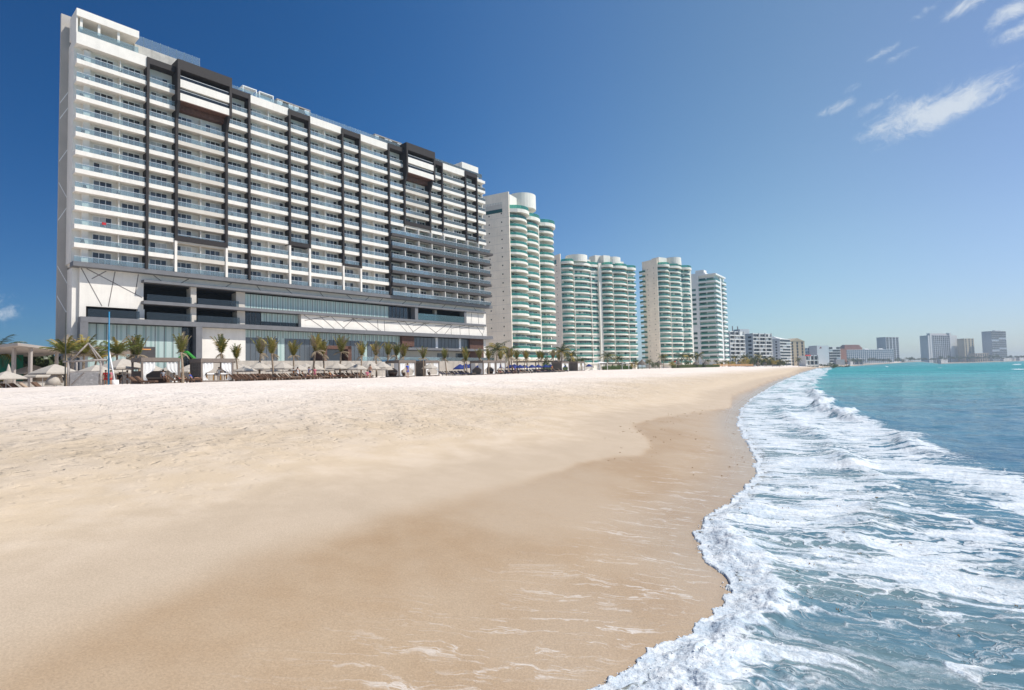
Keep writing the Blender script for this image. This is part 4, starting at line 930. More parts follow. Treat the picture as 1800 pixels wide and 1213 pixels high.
q = MB(); q.prism_x([(4, Ht), (20, Ht), (20, Ht + 1), (12, Ht + 8), (4, Ht + 1)], 2, W - 2); q.build('roof', [M_ROOF], Rb)
Rb, W, Ht = far_block('hotel_tower', 'yellowish tan tower against the right side of the wide pale hotel', 1695, 1712, 2070, 595, 12, wall=mat('ochre_wall', (.50, .42, .28), .85), nb=3, gap=.16, dirf=(1, .4), depth=24)
far_block('building', 'low beige building between the tan tower and the far right tower', 1713, 1737, 2000, 621, 3, wall=M_TAN, nb=6, gap=.3, depth=20)
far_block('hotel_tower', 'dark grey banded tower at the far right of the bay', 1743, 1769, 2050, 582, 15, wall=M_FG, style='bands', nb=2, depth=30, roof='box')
for i, (a, b, yy, D) in enumerate(((1583, 1604, 630, 1830), (1790, 1801, 627, 1960), (1652, 1664, 631, 1900), (1762, 1790, 629.5, 1960))):
    far_block('beach_hut', ('long low white hut on the far beach right of the grey blue tower', 'white hut at the far right edge of the bay', 'low white hut below the wide pale hotel', 'low white roof below the far right tower')[i], a, b, D, yy, 1, style='plain', depth=10, cat='hut')

# ------------------------------------------------------------------ plants
def leafmat(name, c0, c1, c2=None, sc=1.2, trans=.25):
    m = bpy.data.materials.new(name); m.use_nodes = True; t = NT(m.node_tree)
    g = t.n('ShaderNodeNewGeometry'); oi = t.n('ShaderNodeObjectInfo')
    f_ = t.noise(g.outputs['Position'], sc, 3, .6)
    c = t.mix(t.ramp(f_, .35, .65), c0, c1)
    if c2: c = t.mix(t.m('MULTIPLY', oi.outputs['Random'], .55), c, c2)
    d = t.n('ShaderNodeBsdfDiffuse'); t.link(c, d.inputs[0]); tl = t.n('ShaderNodeBsdfTranslucent'); t.link(c, tl.inputs[0])
    gl = t.n('ShaderNodeBsdfGlossy', i_Roughness=.45); m1 = t.n('ShaderNodeMixShader', i_0=trans); t.link(d.outputs[0], m1.inputs[1]); t.link(tl.outputs[0], m1.inputs[2])
    m2 = t.n('ShaderNodeMixShader', i_0=.05); t.link(m1.outputs[0], m2.inputs[1]); t.link(gl.outputs[0], m2.inputs[2])
    o = t.n('ShaderNodeOutputMaterial'); t.link(m2.outputs[0], o.inputs[0]); return m
L_GREEN = leafmat('palm_green', (.085, .115, .022), (.16, .17, .03), (.28, .22, .04))
L_YEL = leafmat('palm_yellow', (.34, .26, .045), (.42, .29, .06), (.22, .21, .04))
L_DRY = leafmat('dry_frond', (.26, .20, .13), (.34, .27, .18))
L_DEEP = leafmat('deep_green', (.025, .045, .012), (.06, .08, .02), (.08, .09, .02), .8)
L_BUSH = leafmat('bush_green', (.03, .06, .012), (.07, .11, .02), (.12, .13, .03), 1.0)
L_HEDGE = leafmat('hedge_green', (.05, .13, .015), (.09, .20, .03), None, 1.5)
M_TRUNK = mat('palm_trunk', (.30, .23, .165), .9, var=.25, vscale=6)
def frond(q, base, az, el0, droop, length, wid, m, rs, n=9):
    """arched rib with drooping leaflets on both sides"""
    p = Vector(base); pts = [p.copy()]; el_ = el0
    for i in range(n):
        d = Vector((math.cos(az) * math.cos(el_), math.sin(az) * math.cos(el_), math.sin(el_))); p = p + d * length / n; pts.append(p.copy()); el_ -= droop / n
    q.tube(pts, [.03] * 2 + [.018] * (n - 1), 3, m, False, False)
    sd = Vector((-math.sin(az), math.cos(az), 0))
    for i in range(1, n + 1):
        for s_ in (-1, 1):
            for h in (0, .5):
                a = pts[i] * (1 - h) + pts[i - 1] * h; t_ = (pts[i] - pts[i - 1]).normalized()
                ll = wid * (.45 + 1.0 * math.sin(math.pi * min(.96, (i - h) / n + .1))) * rs.uniform(.8, 1.15)
                tip = a + (sd * s_ * .75 + t_ * .65).normalized() * ll + Vector((0, 0, -ll * rs.uniform(.25, .75)))
                w_ = t_ * .045
                k = len(q.v); q.add([tuple(a - w_), tuple(a + w_), tuple(tip)], [(0, 1, 2)], m)
def palm_proto(name, label, h, kind, seed):
    rs = random.Random(seed); t = thing(name, label, 'palm tree', (0, 0, 0), 0)
    lean = rs.uniform(-.25, .25); ly = rs.uniform(-.25, .25)
    q = MB(); ps = []; n = 7
    th = h * (.62 if kind != 'full' else .70)
    for i in range(n + 1): f_ = i / n; ps.append((lean * f_ * f_, ly * f_ * f_, th * f_))
    q.tube(ps, [.13 - .05 * (i / n) + .015 * (i % 2) for i in range(n + 1)], 7, 0, False); q.build('trunk', [M_TRUNK], t)
    q = MB(); c = Vector(ps[-1])
    if kind == 'full':
        nf = 17
        for i in range(nf):
            az_ = i * 2.4 + rs.uniform(-.2, .2); e = R_(78) - (i / nf) * R_(95); frond(q, c, az_, e, R_(rs.uniform(70, 105)), h * rs.uniform(.42, .52), h * .115, 0 if rs.random() < .85 else 1, rs, 10)
    else:
        nf = 13
        for i in range(nf):
            az_ = i * 2.4 + rs.uniform(-.25, .25); e = R_(89) - (i / nf) * R_(rs.uniform(12, 26) if kind == 'tied' else 52)
            m = rs.choices((0, 1, 2), (5, 2.5, 2))[0]
            frond(q, c, az_, e, R_(rs.uniform(8, 34) if kind == 'tied' else rs.uniform(35, 75)), h * rs.uniform(.30, .42), h * (.085 if kind == 'tied' else .10), m, rs, 11)
        for i in range(3): frond(q, c, rs.uniform(0, 6.3), R_(rs.uniform(-20, 25)), R_(60), h * .2, h * .07, 2, rs, 6)
    q.build('crown', [L_GREEN if kind != 'full' else L_DEEP, L_YEL, L_DRY], t); return t
PROT = {k: [palm_proto('palm_tree', 'x', 5.2, k, 20 + i + 10 * j) for i in range(3)] for j, k in enumerate(('tied', 'bushy', 'full'))}
for v in PROT.values():
    for o in v: o['used'] = 0
ORD = ['first', 'second', 'third', 'fourth', 'fifth', 'sixth', 'seventh', 'eighth', 'ninth', 'tenth', 'eleventh', 'twelfth', 'thirteenth', 'fourteenth', 'fifteenth', 'sixteenth', 'seventeenth', 'eighteenth', 'nineteenth', 'twentieth',
       'twenty-first', 'twenty-second', 'twenty-third', 'twenty-fourth', 'twenty-fifth', 'twenty-sixth', 'twenty-seventh', 'twenty-eighth', 'twenty-ninth', 'thirtieth', 'thirty-first', 'thirty-second', 'thirty-third', 'thirty-fourth', 'thirty-fifth', 'thirty-sixth', 'thirty-seventh', 'thirty-eighth', 'thirty-ninth', 'fortieth']
def first_or_dup(protos, i, loc, rz, label, group, scale):
    p = protos[i % len(protos)]
    if not p['used']:
        p['used'] = 1; p.location = loc; p.rotation_euler = (0, 0, rz); p.scale = (scale,) * 3; p['label'] = label
        if group: p['group'] = group
        return p
    return dup(p, loc, rz, label, group, scale)
def place_palm(kind, i, px, D, py, label, group):
    X = at(px, D)[0]; z = gz(X, D); s_ = (ztop(px, D, py) - z) / 5.2
    return first_or_dup(PROT[kind], i, (X, D, z - .05), i * 1.7, label, group, s_)
tied = [(232, 72, 590), (246, 72, 589), (322, 60.5, 585), (388, 74, 589), (418, 76, 604), (456, 76, 592), (480, 71, 592), (516, 80, 598), (550, 77, 586), (570, 82, 596), (597, 80, 589), (634, 78, 600), (661, 92, 600), (680, 94, 600), (699, 96, 602), (707, 98, 604), (744, 92, 609), (784, 103, 611), (815, 106, 610), (820, 105, 618), (843, 114, 612), (858, 118, 614), (880, 130, 616), (892, 128, 611), (899, 136, 612), (907, 138, 615), (921, 140, 615), (926, 142, 617), (945, 150, 615), (952, 155, 617), (971, 160, 614), (981, 162, 620)]
for i, (px, D, py) in enumerate(tied):
    place_palm('tied', i, px, D, py, f'young palm with fronds gathered upright, {ORD[i]} from the left along the beach clubs', 'young palms planted along the beach front')
for i, (px, D, py) in enumerate([(117, 63, 582), (147, 66, 582), (165, 68, 597), (208, 67, 585)]):
    place_palm('bushy', i, px, D, py, ('leafy yellow green palm beside the tall dark pole, leftmost of the bushy palms', 'dark leafy palm behind the timber A frame, second of the bushy palms', 'small ragged palm behind the top of the timber A frame', 'bushy palm directly right of the blue pole')[i], 'bushy palms at the left end of the beach')
full = [(-6, 84, 590, 'dark palm cut by the left edge of the picture'), (872, 150, 597, 'spreading dark palm at the foot of the pierced cream tower, beside the hotel corner'), (895, 165, 603, 'spreading palm in front of the first tower, right of the darkest one'), (986, 195, 603, 'tall spreading palm in front of the second tower, the higher of the pair'), (1003, 185, 614, 'spreading palm right of the tallest palm in front of the second tower'), (1021, 210, 626, 'low spreading palm under the left wing of the second tower'), (1066, 225, 617, 'spreading palm under the middle of the second tower'), (1086, 232, 622, 'spreading palm under the right wing of the second tower'),
        (1115, 240, 631, 'short yellowish palm right of the second tower'), (1140, 245, 630, 'short palm beside the thatched umbrella under the third tower'), (1165, 300, 620, 'spreading palm at the left foot of the third tower'), (1197, 310, 617, 'spreading palm under the right half of the third tower'), (1212, 330, 619, 'spreading palm at the right foot of the third tower'), (1226, 318, 617, 'spreading palm between the third and fourth towers'), (1243, 330, 630, 'low palm under the left half of the fourth tower'), (1258, 320, 631, 'low palm under the corner of the fourth tower'), (1272, 340, 632, 'low palm under the right half of the fourth tower'),
        (1292, 390, 622, 'spreading palm left of the white gallery block'), (1308, 400, 621, 'spreading palm in front of the white gallery block'), (1331, 420, 620, 'tallest spreading palm in front of the three bay hotel block'), (1322, 430, 626, 'palm left of the tallest one by the three bay hotel block'), (1345, 440, 626, 'palm right of the tallest one by the three bay hotel block'), (1356, 450, 626, 'palm below the joint of the two white hotel blocks'), (1368, 460, 629, 'palm below the grey flank of the pitched roof hotel'), (1381, 560, 632, 'small palm below the pitched roof hotel'), (1402, 600, 627, 'small dark palm in front of the tan gabled building')]
for i, (px, D, py, lb) in enumerate(full): place_palm('full', i, px, D, py, lb, 'grown palms in the gardens')
# bushes, hedges and far trees: clouds of leaf faces
def leaf_cloud(q, rs, blobs, n, size, m=0):
    for _ in range(n):
        c, r = rs.choice(blobs)
        while True:
            v = Vector((rs.uniform(-1, 1), rs.uniform(-1, 1), rs.uniform(-1, 1)))
            if .25 < v.length < 1: break
        p = Vector(c) + Vector((v.x * r[0], v.y * r[1], v.z * r[2])); a = Vector((rs.uniform(-1, 1), rs.uniform(-1, 1), rs.uniform(-.6, 1))).normalized(); b = a.orthogonal().normalized(); s_ = size * rs.uniform(.6, 1.3)
        q.add([tuple(p - b * s_ * .5), tuple(p + a.cross(b) * s_ * .5), tuple(p + b * s_ * .5 + Vector((0, 0, -.15 * s_))), tuple(p - a.cross(b) * s_ * .5)], [(0, 1, 2, 3)], m)
def bush(name, label, cat, px, D, w_, h, seed, mt, group=None, n=420, size=None, trunk=False, dup_of=None):
    X = at(px, D)[0]; z = gz(X, D); rs = random.Random(seed)
    t = thing(name, label, cat, (X, D, z), 0, group); q = MB(); blobs = []
    for _ in range(7):
        hh = rs.uniform(.35, .85); blobs.append(((rs.uniform(-.36, .36) * w_, rs.uniform(-.3, .3) * w_, h * hh * .9 + (.12 * h if trunk else 0)), (w_ * rs.uniform(.16, .28), w_ * rs.uniform(.16, .28), h * rs.uniform(.16, .30))))
    leaf_cloud(q, rs, blobs, n, size or max(.12, w_ * .07)); q.build('crown' if trunk else 'foliage', [mt], t)
    q = MB(); q.tube([(0, 0, -.2), (.05 * w_, 0, h * .35), (.02 * w_, .03 * w_, h * .75)], [.05 * h * .5, .03 * h * .5, .012 * h], 5); 
    q.tube([(.03 * w_, 0, h * .3), (-.2 * w_, .1 * w_, h * .6)], [.02 * h, .008 * h], 4); q.build('trunk' if trunk else 'stem', [M_TRUNK], t); return t
def hedge(label, px0, D0, px1, D1, w_, h, seed, mt):
    x0, x1 = at(px0, D0)[0], at(px1, D1)[0]; L = math.hypot(x1 - x0, D1 - D0); rs = random.Random(seed)
    t = thing('hedge', label, 'hedge', (x0, D0, gz(x0, D0)), math.atan2(D1 - D0, x1 - x0)); q = MB()
    blobs = [((L * (i + .5) / 14, 0, h * .5), (L / 20, w_ * .5, h * .55)) for i in range(14)]
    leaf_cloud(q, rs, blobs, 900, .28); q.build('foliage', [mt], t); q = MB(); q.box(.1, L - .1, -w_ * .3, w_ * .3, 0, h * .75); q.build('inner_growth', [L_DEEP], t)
hedge('clipped bright green hedge behind the right end of the blue parasols', 952, 165, 1002, 178, 1.5, 2.2, 1, L_HEDGE)
hedge('clipped bright green hedge below the second tower, right of the small white canopy', 1058, 215, 1088, 222, 1.5, 1.7, 2, L_HEDGE)
hedge('clipped green hedge right of the white garden frame', 1091, 225, 1108, 230, 1.5, 1.5, 3, L_HEDGE)
hedge('low clipped hedge under the third tower', 1180, 262, 1262, 300, 1.5, 1.9, 4, L_HEDGE)
for i, (px, D, w_, h, mt, lb) in enumerate([(1113, 228, 3.0, 3.0, L_YEL, 'yellow flowering shrub left of the first thatched umbrella'), (1180, 262, 4, 3.6, L_YEL, 'yellowish shrub between thatched umbrellas'), (1208, 275, 4, 3.4, L_BUSH, 'round green shrub below the third tower'), (1283, 380, 7, 4.5, L_YEL, 'yellow shrub behind the timber fence'), (1268, 330, 5, 4, L_BUSH, 'green shrub left of the timber fence'),
        (1090, 236, 4, 3.6, L_BUSH, 'green shrub behind the clipped hedge'), (1150, 250, 4, 3.2, L_BUSH, 'green shrub left of the third tower foot'), (1220, 290, 4, 3.4, L_YEL, 'pale shrub right of the third tower foot'), (3, 72, 2.4, 2.6, L_YEL, 'yellow green shrub at the left edge under the flat pavilion roof'), (960, 172, 4, 5.5, L_BUSH, 'leafy shrub above the clipped hedge'), (1010, 190, 6, 4.6, L_DEEP, 'dark shrub behind the right hand cabana')]):
    bush('shrub', lb, 'shrub', px, D, w_, h, 40 + i, mt)
rs = random.Random(77)
# dark trees behind the left pavilion
for i, (px, D, w_, h) in enumerate([(40, 96, 9, 6.2), (70, 100, 10, 5.8), (92, 104, 8, 5.2), (10, 94, 9, 6.6)]):
    bush('tree', ('dark tree behind the second pavilion column', 'dark tree behind the pavilion, third from the left edge', 'dark tree by the hotel corner behind the pavilion', 'dark tree at the left edge behind the pavilion')[i], 'tree', px, D, w_, h, 90 + i, L_DEEP, 'dark trees behind the pavilion', n=700, trunk=True)
treeline = []
for i in range(40):
    px = 1300 + i * 2.4 if i < 32 else 1300 + i * 5; treeline.append((px, rs.uniform(430, 560)))
tp = [bush('tree', 'x', 'tree', 1330, 500, 8, 6.5, 200 + i, mt, None, n=300, trunk=True) for i, mt in enumerate((L_DEEP, L_BUSH, L_YEL))]
for o in tp: o['used'] = 0
for i, (px, D) in enumerate(treeline[:34]):
    X = at(px, D)[0]; first_or_dup(tp, rs.choice((0, 0, 1, 1, 2)), (X, D, gz(X, D) - .3), rs.uniform(0, 6), 'bushy garden tree in the thicket in front of the white hotel blocks', 'garden trees in front of the white hotel blocks', rs.uniform(.6, 1.25))
for i in range(16):
    px = 1412 + i * 5.2; D = rs.uniform(760, 880); X = at(px, D)[0]
    first_or_dup(tp, rs.choice((0, 1)), (X, D, gz(X, D) - .3), rs.uniform(0, 6), 'low dark tree behind the beach where the bay turns', 'trees behind the beach where the bay turns', rs.uniform(.6, 1.0))
def shore_D(px):                        # distance of the far water line in a column of the photograph
    k = at(px, 1.0)[0]; tail = SHORE[-8:]; r_ = tail[:, 0] / tail[:, 1]; return float(np.interp(k, r_, tail[:, 1]))
for i in range(66):
    px = 1478 + i * 5.0 + rs.uniform(-2, 2); D = shore_D(px) + rs.uniform(45, 150); X = at(px, D)[0]
    first_or_dup(tp, rs.choice((0, 0, 1)), (X, D, gz(X, D) - .3), rs.uniform(0, 6), 'dark tree in the belt along the far shore of the bay', 'trees along the far shore', rs.uniform(1.3, 2.6))

# ------------------------------------------------------------------ beach clubs: parasols, loungers, cabanas
def rowD(px): return float(np.interp(px, [0, 100, 250, 380, 550, 700, 850, 1000, 1100, 1300], [56, 57, 60, 64, 76, 92, 108, 142, 190, 330]))
ROW_TH = math.atan2(.82, .57)
C_BEIGE = mat('sand_canvas', (.43, .385, .33), .85, var=.06, vscale=3)
C_BLUE = mat('navy_canvas', (.012, .030, .16), .75)
C_WHITE = mat('white_curtain', (.74, .73, .71), .85)
C_NAVY = mat('navy_cushion', (.015, .022, .075), .8)
W_BROWN = mat('brown_wicker', (.13, .075, .048), .75, var=.2, vscale=20)
W_DARK = mat('dark_wicker', (.030, .024, .024), .75)
C_TAN = mat('tan_cushion', (.40, .30, .22), .85)
T_TAUPE = mat('taupe_cladding', (.20, .165, .14), .75, var=.08, vscale=4)
T_GREY = mat('weathered_timber', (.34, .30, .27), .85, var=.2, vscale=6, streak=.2)
T_PALE = mat('pale_post', (.40, .355, .32), .8)
M_STONE = mat('stacked_stone', (.13, .115, .10), .85, var=.4, vscale=5)
M_THATCH = mat('grey_thatch', (.17, .145, .12), .95, var=.35, vscale=5, bump=.6, bscale=14)
def parasol_proto(m, nm, sides=8, w_=1.75, tall=2.6):
    t = thing('parasol', 'x', 'parasol'); q = MB(); z0, z1 = tall - .88, tall; a0 = math.pi / sides
    rim = [(w_ * math.cos(a0 + 2 * math.pi * i / sides), w_ * math.sin(a0 + 2 * math.pi * i / sides)) for i in range(sides)]
    vs = []; fs = []
    for ring, (r, z) in enumerate(((1.0, z0), (.62, z0 + .42), (.16, z1 - .05))):
        for i, (x, y) in enumerate(rim): vs.append((x * r, y * r, z))
    vs.append((0, 0, z1 + .06))
    for k in range(2):
        for i in range(sides): j = (i + 1) % sides; fs.append((k * sides + i, k * sides + j, (k + 1) * sides + j, (k + 1) * sides + i))
    for i in range(sides): fs.append((2 * sides + i, 2 * sides + (i + 1) % sides, 3 * sides))
    q.add(vs, fs, 0); q.add([(x, y, z) for x, y in rim for z in (z0, z0 - .16)], [(2 * i + 1, 2 * ((i + 1) % sides) + 1, 2 * ((i + 1) % sides), 2 * i) for i in range(sides)], 0)
    q.build('canopy', [m], t)
    q = MB(); q.tube([(0, 0, 0), (0, 0, tall)], .035, 6); 
    q.build('pole', [M_ALU], t)
    q = MB(); q.box(-.3, .3, -.3, .3, 0, .09); q.build('base', [M_GREYD], t)
    q = MB()
    for x, y in rim: q.bar((0, 0, z1 - .14), (x, y, z0 + .02), .025, .025)
    q.build('rib', [T_PALE], t, kind='stuff'); t['used'] = 0; return t
PB = [parasol_proto(C_BEIGE, 'b')]; PN = [parasol_proto(C_BLUE, 'n', 8, 1.5)]; PS = [parasol_proto(C_BEIGE, 's', 4, 2.3, 2.75)]
beige = [(12, 654, 57, 1), (97, 641, 61, 1), (170, 642, 60, 1), (205, 640, 66, 0), (216, 631, 63, 1), (268, 641, 76, 0), (303, 641, 76, 0), (333, 641, 74, 0), (412, 638, 79, 0), (432, 644, 72, 0), (455, 636, 76, 0), (484, 643, 82, 0), (497, 636, 76, 0), (525, 641, 76, 0), (553, 640, 79, 0), (580, 642, 86, 0), (592, 637, 80, 0), (604, 640, 84, 0), (617, 637, 82, 0), (628, 642, 78, 0), (633, 638, 90, 0), (648, 634, 86, 0), (652, 639, 80, 0), (671, 636, 86, 0), (677, 644, 92, 0), (755, 639, 93, 0), (58, 640, 84, 1), (76, 650, 70, 1)]
beige += [(440, 642, 92, 0), (472, 640, 90, 0), (510, 643, 93, 0), (538, 639, 92, 0), (566, 643, 96, 0), (588, 642, 98, 0), (610, 643, 98, 0), (640, 641, 100, 0), (660, 641, 97, 0), (426, 640, 86, 0)]
beige.sort()
for i, (px, py, D, sq) in enumerate(beige):
    X = at(px, D)[0]; z = gz(X, D); s_ = max(.75, min(1.25, (ztop(px, D, py) - z) / (2.75 if sq else 2.66)))
    lb = f'sand coloured {"square" if sq else "eight sided"} parasol, {ORD[i]} of the sand coloured parasols from the left'
    if px == 755: lb = 'single sand coloured parasol between the two taupe cabanas behind the woman in blue'
    first_or_dup(PS if sq else PB, 0, (X, D, z), (ROW_TH + .2 if sq else i * .7), lb, 'sand coloured parasols at the white hotel', s_)
bluep = [(805, 643, 112), (808, 640, 118), (818, 639, 124), (826, 639, 126), (840, 644, 118), (879, 640, 132), (896, 641, 138), (903, 640, 136), (913, 643, 134), (921, 641, 142), (934, 642, 146), (945, 641, 148), (958, 641, 152), (967, 642, 156), (976, 642, 158), (987, 641, 162), (1034, 643, 178)]
for i, (px, py, D) in enumerate(bluep):
    X = at(px, D)[0]; z = gz(X, D); s_ = max(.75, min(1.3, (ztop(px, D, py) - z) / 2.66))
    lb = f'navy blue parasol, {ORD[i]} of the navy parasols from the left' if px != 1034 else 'navy blue parasol standing apart at the right, beside the small white canopy'
    first_or_dup(PN, 0, (X, D, z), i * .6, lb, 'navy parasols of the neighbouring beach club', s_)
# loungers
def lounger_proto(mf, mc, lb):
    t = thing('sun_lounger', lb, 'sun lounger'); q = MB(); q.box(-.35, .35, -1.0, .35, .24, .32); q.build('frame', [mf], t)
    for x in (-.31, .31):
        for y in (-.9, .25): q = MB(); q.box(x - .04, x + .04, y - .04, y + .04, 0, .24); q.build('leg', [mf], t)
    q = MB(); q.add([(-.35, .35, .28), (.35, .35, .28), (.35, .95, .86), (-.35, .95, .86), (-.35, .40, .24), (.35, .40, .24), (.35, 1.0, .82), (-.35, 1.0, .82)], [(0, 1, 2, 3), (7, 6, 5, 4), (0, 4, 5, 1), (1, 5, 6, 2), (2, 6, 7, 3), (3, 7, 4, 0)]); q.build('backrest', [mf], t)
    q = MB(); q.box(-.32, .32, -.97, .33, .322, .41); q.add([(-.32, .32, .38), (.32, .32, .38), (.32, .86, .88), (-.32, .86, .88), (-.32, .36, .31), (.32, .36, .31), (.32, .92, .83), (-.32, .92, .83)], [(0, 1, 2, 3), (7, 6, 5, 4), (0, 4, 5, 1), (1, 5, 6, 2), (2, 6, 7, 3), (3, 7, 4, 0)]); q.build('cushion', [mc], t)
    t['used'] = 0; return t
LBR, LBL = 'brown wicker sun lounger in the rows under the sand coloured parasols', 'dark sun lounger with a navy cushion under the navy parasols'
LB_ = [lounger_proto(W_BROWN, W_BROWN, LBR), lounger_proto(W_BROWN, C_TAN, LBR)]; LN_ = [lounger_proto(W_DARK, C_NAVY, LBL), lounger_proto(W_DARK, C_TAN, LBL)]
rs = random.Random(31); LSPOT = []
def put_lounger(protos, px, D, lb, grp, rz=None, i=0):
    X = at(px, D)[0]; rz = ROW_TH - math.pi / 2 + .9 + rs.uniform(-.25, .25) if rz is None else rz
    o = first_or_dup(protos, i, (X, D, gz(X, D)), rz + math.pi / 2, lb, grp, 1.0); LSPOT.append((X, D, gz(X, D), o.rotation_euler[2])); return o
for px, D in ((6, 58), (24, 57.5), (40, 57.5), (57, 57), (78, 57), (246, 59.5), (258, 59.2), (312, 60.8), (324, 61), (338, 62)): put_lounger(LB_, px, D, LBR, 'brown loungers at the white hotel', i=int(px))
for row in range(4):
    for k in range(24):
        px = 418 + k * 9.6 + row * 3 + rs.uniform(-1.5, 1.5)
        if px > 668 or rs.random() < .12: continue
        put_lounger(LB_, px, rowD(px) - 1.0 + row * 3.0 + rs.uniform(-.3, .3), LBR, 'brown loungers at the white hotel', i=rs.choice((0, 0, 1)))
for row in range(3):
    for k in range(27):
        px = 778 + k * 8.2 + row * 3 + rs.uniform(-1.5, 1.5)
        if 826 < px < 868 or px > 990 or rs.random() < .1: continue
        put_lounger(LN_, px, rowD(px) - 1 + row * 4.0 + rs.uniform(-.3, .3), LBL, 'navy loungers of the neighbouring beach club', i=rs.choice((0, 0, 1)))
# cabanas
def curtain_mb(w_, h):
    """a hanging curtain tied in at two thirds of its drop; folds along its width"""
    q = MB(); nx, nz = 12, 12; vs = []; fs = []
    for j in range(nz + 1):
        v = j / nz; pinch = 1 - .78 * math.exp(-((v - .36) / .17) ** 2) if v > .36 else 1 - .78 * math.exp(-((v - .36) / .5) ** 2)
        for i in range(nx + 1):
            u = i / nx; vs.append((u * w_ * pinch, .06 * math.sin(u * 19) * (.4 + .6 * v), v * h))
    for j in range(nz):
        for i in range(nx): a = j * (nx + 1) + i; fs.append((a, a + 1, a + nx + 2, a + nx + 1))
    q.add(vs, fs, 0, True); return q
def cabana(px, D, label, w_=3.5, d_=2.7, h=2.75, stone=False, curtains=(0, 1), bench=True, py=None, group='taupe cabanas along the beach front', back=True, floorz=.18, roofm=None):
    X = at(px, D)[0]; z = gz(X, D)
    if py: h = ztop(px, D, py) - z
    R = thing('cabana', label, 'cabana', (X, D, z), ROW_TH - .06, group)       # origin at the near front corner: x along the front, y inland
    q = MB(); q.box(-.12, w_ + .12, -.12, d_ + .12, h - .42, h); q.build('roof', [roofm or T_TAUPE], R)
    for x in (0, w_):
        for y in (0, d_): q = MB(); q.box(x - .09, x + .09, y - .09, y + .09, floorz, h - .42); q.build('post', [T_TAUPE], R)
    q = MB(); q.box(-.1, w_ + .1, -.1, d_ + .1, -.1, floorz); q.build('deck', [T_TAUPE], R)
    if back: q = MB(); q.box(.1, w_ - .1, d_ - .04, d_ + .04, floorz, 1.5 if not stone else h - .42); q.build('back_panel', [M_STONE if stone else T_TAUPE], R)
    if stone: q = MB(); q.box(-.05, .05, .1, d_ - .1, floorz, h - .42); q.build('side_panel', [M_STONE], R)
    cm = curtain_mb(1.15, h - .5 - floorz)
    for c in curtains:
        if c == 0: link('curtain', cm.mesh('curtain', [C_WHITE]), R, (.1, -.02, floorz + .02))
        elif c == 1: o = link('curtain', cm.mesh('curtain', [C_WHITE]), R, (w_ - .1, -.02, floorz + .02)); o.scale = (-1, 1, 1)
        elif c == 2: o = link('curtain', cm.mesh('curtain', [C_WHITE]), R, (-.02, .1, floorz + .02), rz=math.pi / 2)
        elif c == 3: o = link('curtain', cm.mesh('curtain', [C_WHITE]), R, (-.02, d_ - .1, floorz + .02), rz=math.pi / 2); o.scale = (-1, 1, 1)
    if bench:
        q = MB(); q.box(.5, w_ - .4, d_ - 1.3, d_ - .2, floorz, .62, 0); q.box(.55, w_ - .45, d_ - 1.28, d_ - .22, .62, .78, 1); q.build('bench', [W_BROWN, C_TAN], R)
    return R
C1 = cabana(250, 60.0, 'taupe cabana with white tied curtains right of the blue pole, nearest of the cabanas', 3.6, 2.7, py=628.5)
C2 = cabana(354.5, 63.0, 'taupe cabana with two white massage tables and a stone side wall', 3.4, 2.7, py=630, stone=False, bench=False, back=False)
q = MB(); q.box(-.06, .06, .1, 2.6, .18, 2.3); q.build('side_panel', [M_STONE], C2)
C3 = cabana(701, 92, 'taupe cabana behind the woman in the blue swimsuit', 3.4, 3.2, py=633, curtains=(0, 1, 2, 3))
C4 = cabana(747, 98, 'taupe cabana with a parted white tent curtain, right of the lone sand parasol', 3.2, 3.0, py=633.5, stone=True)
C5 = cabana(848.5, 107, 'taupe cabana with four white tied curtains among the navy parasols', 3.4, 3.2, py=633.5, curtains=(0, 1, 2, 3), bench=False)
C6 = cabana(871, 119, 'small taupe cabana just left of the dark spreading palm', 3.0, 2.4, py=634, curtains=(0, 1))
C7 = cabana(986, 150, 'dark timber cabana with narrow white curtains near the green hedge', 3.4, 3.0, py=635.5, curtains=(0, 1), stone=True)
C8 = cabana(1014, 160, 'timber cabana with white curtains, rightmost of the cabanas', 3.6, 3.0, py=635.5, curtains=(0, 1), stone=True)
# massage tables in the second cabana
def massage(lx, label, ly=1.0):
    c, s_ = math.cos(ROW_TH - .06), math.sin(ROW_TH - .06); o = C2.location
    t = thing('massage_table', label, 'massage table', (o.x + lx * c - ly * s_, o.y + lx * s_ + ly * c, o.z + .18), ROW_TH - .06)
    q = MB(); q.box(-.4, .4, -.95, .95, .68, .82); q.build('mattress', [C_WHITE], t)
    q = MB(); q.box(-.42, .42, -.6, .97, .56, .66); q.build('sheet', [C_WHITE], t)
    lm = mat('honey_wood', (.42, .22, .06), .6)
    for x in (-.34, .34):
        for y in (-.8, .8): q = MB(); q.box(x - .035, x + .035, y - .035, y + .035, 0, .68); q.build('leg', [lm], t)
massage(1.0, 'white draped massage table, left one in the second cabana'); massage(2.5, 'white draped massage table, right one in the second cabana')
